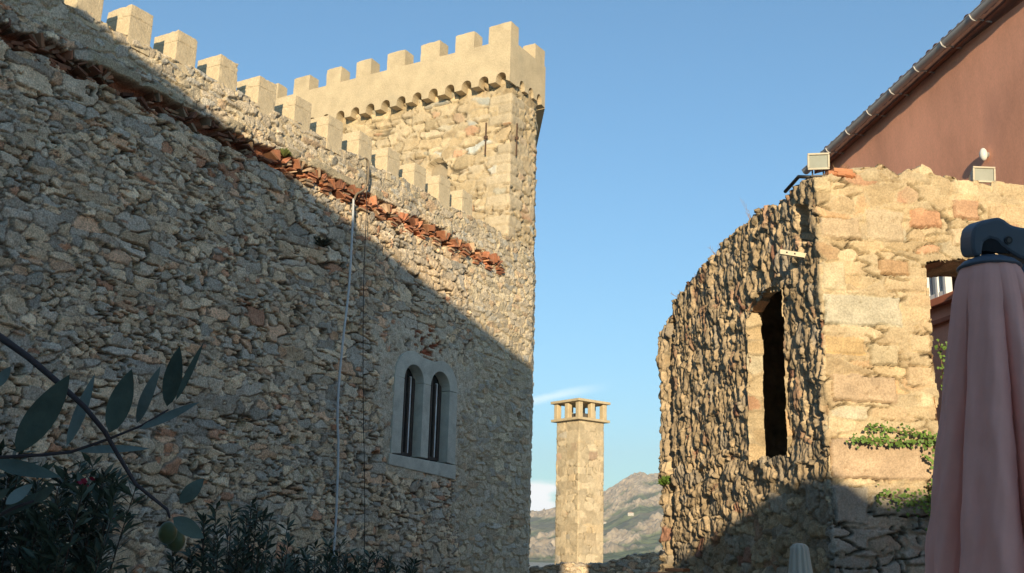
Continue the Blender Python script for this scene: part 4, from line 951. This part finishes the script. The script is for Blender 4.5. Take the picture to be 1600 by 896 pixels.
twigs((*(C0 + q2 * .34 + s2 * .2), 3.2), 16, .17, 45, 'bushy dry weed behind the loose bricks beside the corner floodlight', .9)

def creeper(runs, label, seed, size=.035):
    rng = random.Random(seed); b = MB(); st = MB()
    for pts, dens, width in runs:
        pp = [Vector((*(C0 + q2 * q_ - s2 * .045), z_)) for q_, z_ in pts]
        st.tube(pp, .0035, 5)
        for i in range(len(pp) - 1):
            L_ = (pp[i + 1] - pp[i]).length
            for k in range(int(L_ * dens)):
                c_ = pp[i].lerp(pp[i + 1], rng.random()) + Vector((*(q2 * rng.gauss(0, width) - s2 * rng.uniform(-.01, .06)), rng.gauss(0, width)))
                a = rng.uniform(0, 6.28); s_ = size * rng.uniform(.5, 1.15)
                d = (Vector((*(q2 * math.cos(a)), math.sin(a) - .4)) + Vector((*(-s2 * rng.uniform(0, .8)), 0))).normalized()
                n_ = Vector((*(-s2), rng.uniform(-.2, .9))).normalized(); sd_ = d.cross(n_).normalized()
                v_ = [c_, c_ + d * s_ * .35 - sd_ * s_ * .45, c_ + d * s_, c_ + d * s_ * .35 + sd_ * s_ * .45]
                b.bm.faces.new([b.bm.verts.new(x) for x in v_])
    e = empty('creeper', (*(C0 + q2 * .9), .2)); tag(e, label, 'creeper')
    st.build('stem', mat('creeper_stem', (.16, .10, .05), bump=0), e); b.build('foliage', m_ivy, e, recalc=False)
creeper([([(1.0, .98), (.80, 1.03), (.55, 1.06), (.30, 1.08)], 190, .020), ([(1.0, .95), (.78, .98), (.5, .97), (.16, .98)], 260, .020), ([(1.05, .9), (.9, .82), (.74, .86)], 150, .02), ([(1.05, .95), (.92, .75), (.84, .55), (.80, .42)], 620, .055), ([(.84, .55), (.66, .52), (.48, .53), (.36, .56)], 260, .04),
         ([(.98, .9), (.97, 1.25), (.96, 1.6), (.95, 1.78)], 130, .016)], 'green creeper trailing across the lower front of the ruin', 51)

# ------------------------------------------------------------------ parasols
pu = empty('cantilever_parasol', (-.42, 3.8, GZ)); tag(pu, 'large closed mauve parasol hanging from a dark blue-grey arm at the right edge', 'parasol')
ux, uy = -.378, 3.695
m_can = mat('mauve_canvas', (.86, .44, .38), rough=.95, var=.06, scale=8, bump=.35, bscale=420, bdist=.002)
m_arm = mat('blue_grey_plastic', (.085, .11, .15), rough=.5, var=.08, bump=.15, bscale=250, bdist=.001, spec=.45)
def foldf(th, z, r):
    t = min(1, max(0, (.985 - z) / .8)); t2 = min(1, max(0, (.985 - z) / .30))
    x = th * 9 / (2 * math.pi) + .35 * math.sin(th * 2 + 1) + .22 * t; fr = x - math.floor(x)
    f = (1 - abs(2 * fr - 1) ** 1.6) - .55 + .25 * math.sin(th * 13 + 2.1 + t)
    if fr < .10: f -= .9 * (1 - fr / .10) * t2
    f += .05 * math.sin(th * 23 + z * 17) * t2 + .04 * math.sin(th * 41 - z * 29) + .03 * math.sin(z * 38 + th * 5)
    return r * (1 + (.05 + .22 * t2) * f * (.45 + .55 * t))
b = MB()
prof = [(.02, .985), (.075, .982), (.092, .968), (.106, .93), (.121, .86), (.134, .76), (.153, .62), (.170, .5), (.190, .35), (.212, .18), (.234, 0), (.255, -.2), (.26, -.5), (.23, -.8), (.15, -1.0), (.11, -1.02), (.02, -1.0)]
fine = []
for i in range(len(prof) - 1):
    for k in range(5): fine.append((prof[i][0] + (prof[i + 1][0] - prof[i][0]) * k / 5, prof[i][1] + (prof[i + 1][1] - prof[i][1]) * k / 5))
b.lathe(fine, (ux, uy, 0), 360, lambda th, z, r: foldf(th, z, r)); b.build('canopy', m_can, pu, smooth=True)
b = MB(); b.lathe([(.092, .966), (.100, .970), (.099, .976), (.082, .992), (.05, 1.006), (.022, 1.016), (.020, 1.085), (.01, 1.09)], (ux, uy, 0), 48); b.build('hub', m_arm, pu, smooth=True)
# arm head: fork-like housing with a sloping back, in the plane facing the camera
ax_ = Vector((.861, .507, .02)).normalized(); ay_ = Vector((.1, -.2, .975)).normalized(); az_ = ax_.cross(ay_).normalized()
oh = Vector((ux + .004, uy, 1.05))
hp_ = [(-33, 2), (-36, 14), (-36, 30), (-33, 44), (-23, 53), (5, 61), (14, 58), (27, 48), (46, 44), (120, 47), (400, 70), (400, 20), (120, -12), (60, -10), (36, -2), (20, 8), (10, 16), (3, 24), (-8, 27), (-17, 21), (-20, 2), (-25, -2)]
b = MB(); b.prism([(x / 474, (y - 18) / 474) for x, y in hp_], oh - az_ * .05, ax_, ay_, az_, .10, .010); b.build('arm', m_arm, pu)
b = MB(); b.prism([(-19 / 474, -.02), (-19 / 474, .02), (-.01, .03), (.03, .0), (.05, -.03)], oh + az_ * .012, ax_, ay_, az_, .034); b.build('arm_socket', mat('dark_socket', (.02, .022, .028), bump=0), pu)
b = MB(); cbolt = oh + ax_ * .042 + ay_ * .014 - az_ * .056
toward = -az_ if (-az_).y < 0 else az_
cbolt = oh + ax_ * .042 + ay_ * .014 + toward * .051
b.tube([cbolt - toward * .004, cbolt + toward * .004], .013, 16); b.build('bolt', mat('bolt_ring', (.03, .035, .045), rough=.3, bump=0), pu)
b = MB(); b.tube([cbolt, cbolt + toward * .007], .007, 6); b.build('bolt_socket', mat('bolt_steel', (.10, .10, .11), rough=.3, metal=.8, bump=0), pu)
b = MB(); b.tube([(-.285, 4.03, GZ), (-.285, 4.03, 1.0), (-.27, 4.02, 1.06)], .055, 24); b.build('mast', m_arm, pu, smooth=True)
b = MB(); b.box((-.285, 4.03, GZ + .04), (.8, .8, .08), bevel=.02); b.build('base', mat('base_slab', (.3, .29, .27)), pu)

cp = empty('cream_parasol', (-1.6, 5.65, GZ)); tag(cp, 'small closed cream parasol whose rounded top shows at the bottom edge', 'parasol')
b = MB(); pf = []
for r_, z_ in [(.012, .125), (.034, .118), (.043, .10), (.047, .06), (.054, 0), (.066, -.08), (.08, -.2), (.095, -.4), (.11, -.7), (.12, -1.0), (.11, -1.15), (.02, -1.15)]: pf.append((r_, z_))
fine = []
for i in range(len(pf) - 1):
    for k in range(4): fine.append((pf[i][0] + (pf[i + 1][0] - pf[i][0]) * k / 4, pf[i][1] + (pf[i + 1][1] - pf[i][1]) * k / 4))
b.lathe(fine, (-1.595, 5.65, 0), 96, lambda th, z, r: r * (1 + (.10 if z < .11 else .03) * math.sin(th * 12 + .8 * math.sin(th * 2))))
b.build('canopy', mat('cream_canvas', (.50, .47, .40), rough=.95, var=.06, bump=.2, bscale=300, bdist=.002), cp, smooth=True)
b = MB(); b.tube([(-1.595, 5.65, GZ), (-1.595, 5.65, -.3)], .02, 12); b.build('pole', mat('parasol_pole', (.4, .38, .34), rough=.4), cp)
b = MB(); b.lathe([(.25, 0), (.25, .06), (.06, .09), (.03, .2)], (-1.595, 5.65, GZ), 32); b.build('base', mat('base_slab', (.3, .29, .27)), cp)

# ------------------------------------------------------------------ air
HAZE = 0.00014
if HAZE:
    b = MB(); b.box((-900, 2600, 330), (9800, 7000, 680)); hz = b.build('haze', None); tag(hz, kind='stuff')
    hm = bpy.data.materials.new('haze_air'); hm.use_nodes = True; n_ = hm.node_tree.nodes; n_.clear()
    out = n_.new('ShaderNodeOutputMaterial'); pv = n_.new('ShaderNodeVolumePrincipled')
    pv.inputs['Color'].default_value = (.90, .93, 1, 1); pv.inputs['Density'].default_value = HAZE; pv.inputs['Anisotropy'].default_value = .0
    hm.node_tree.links.new(pv.outputs[0], out.inputs['Volume']); hz.data.materials.append(hm)
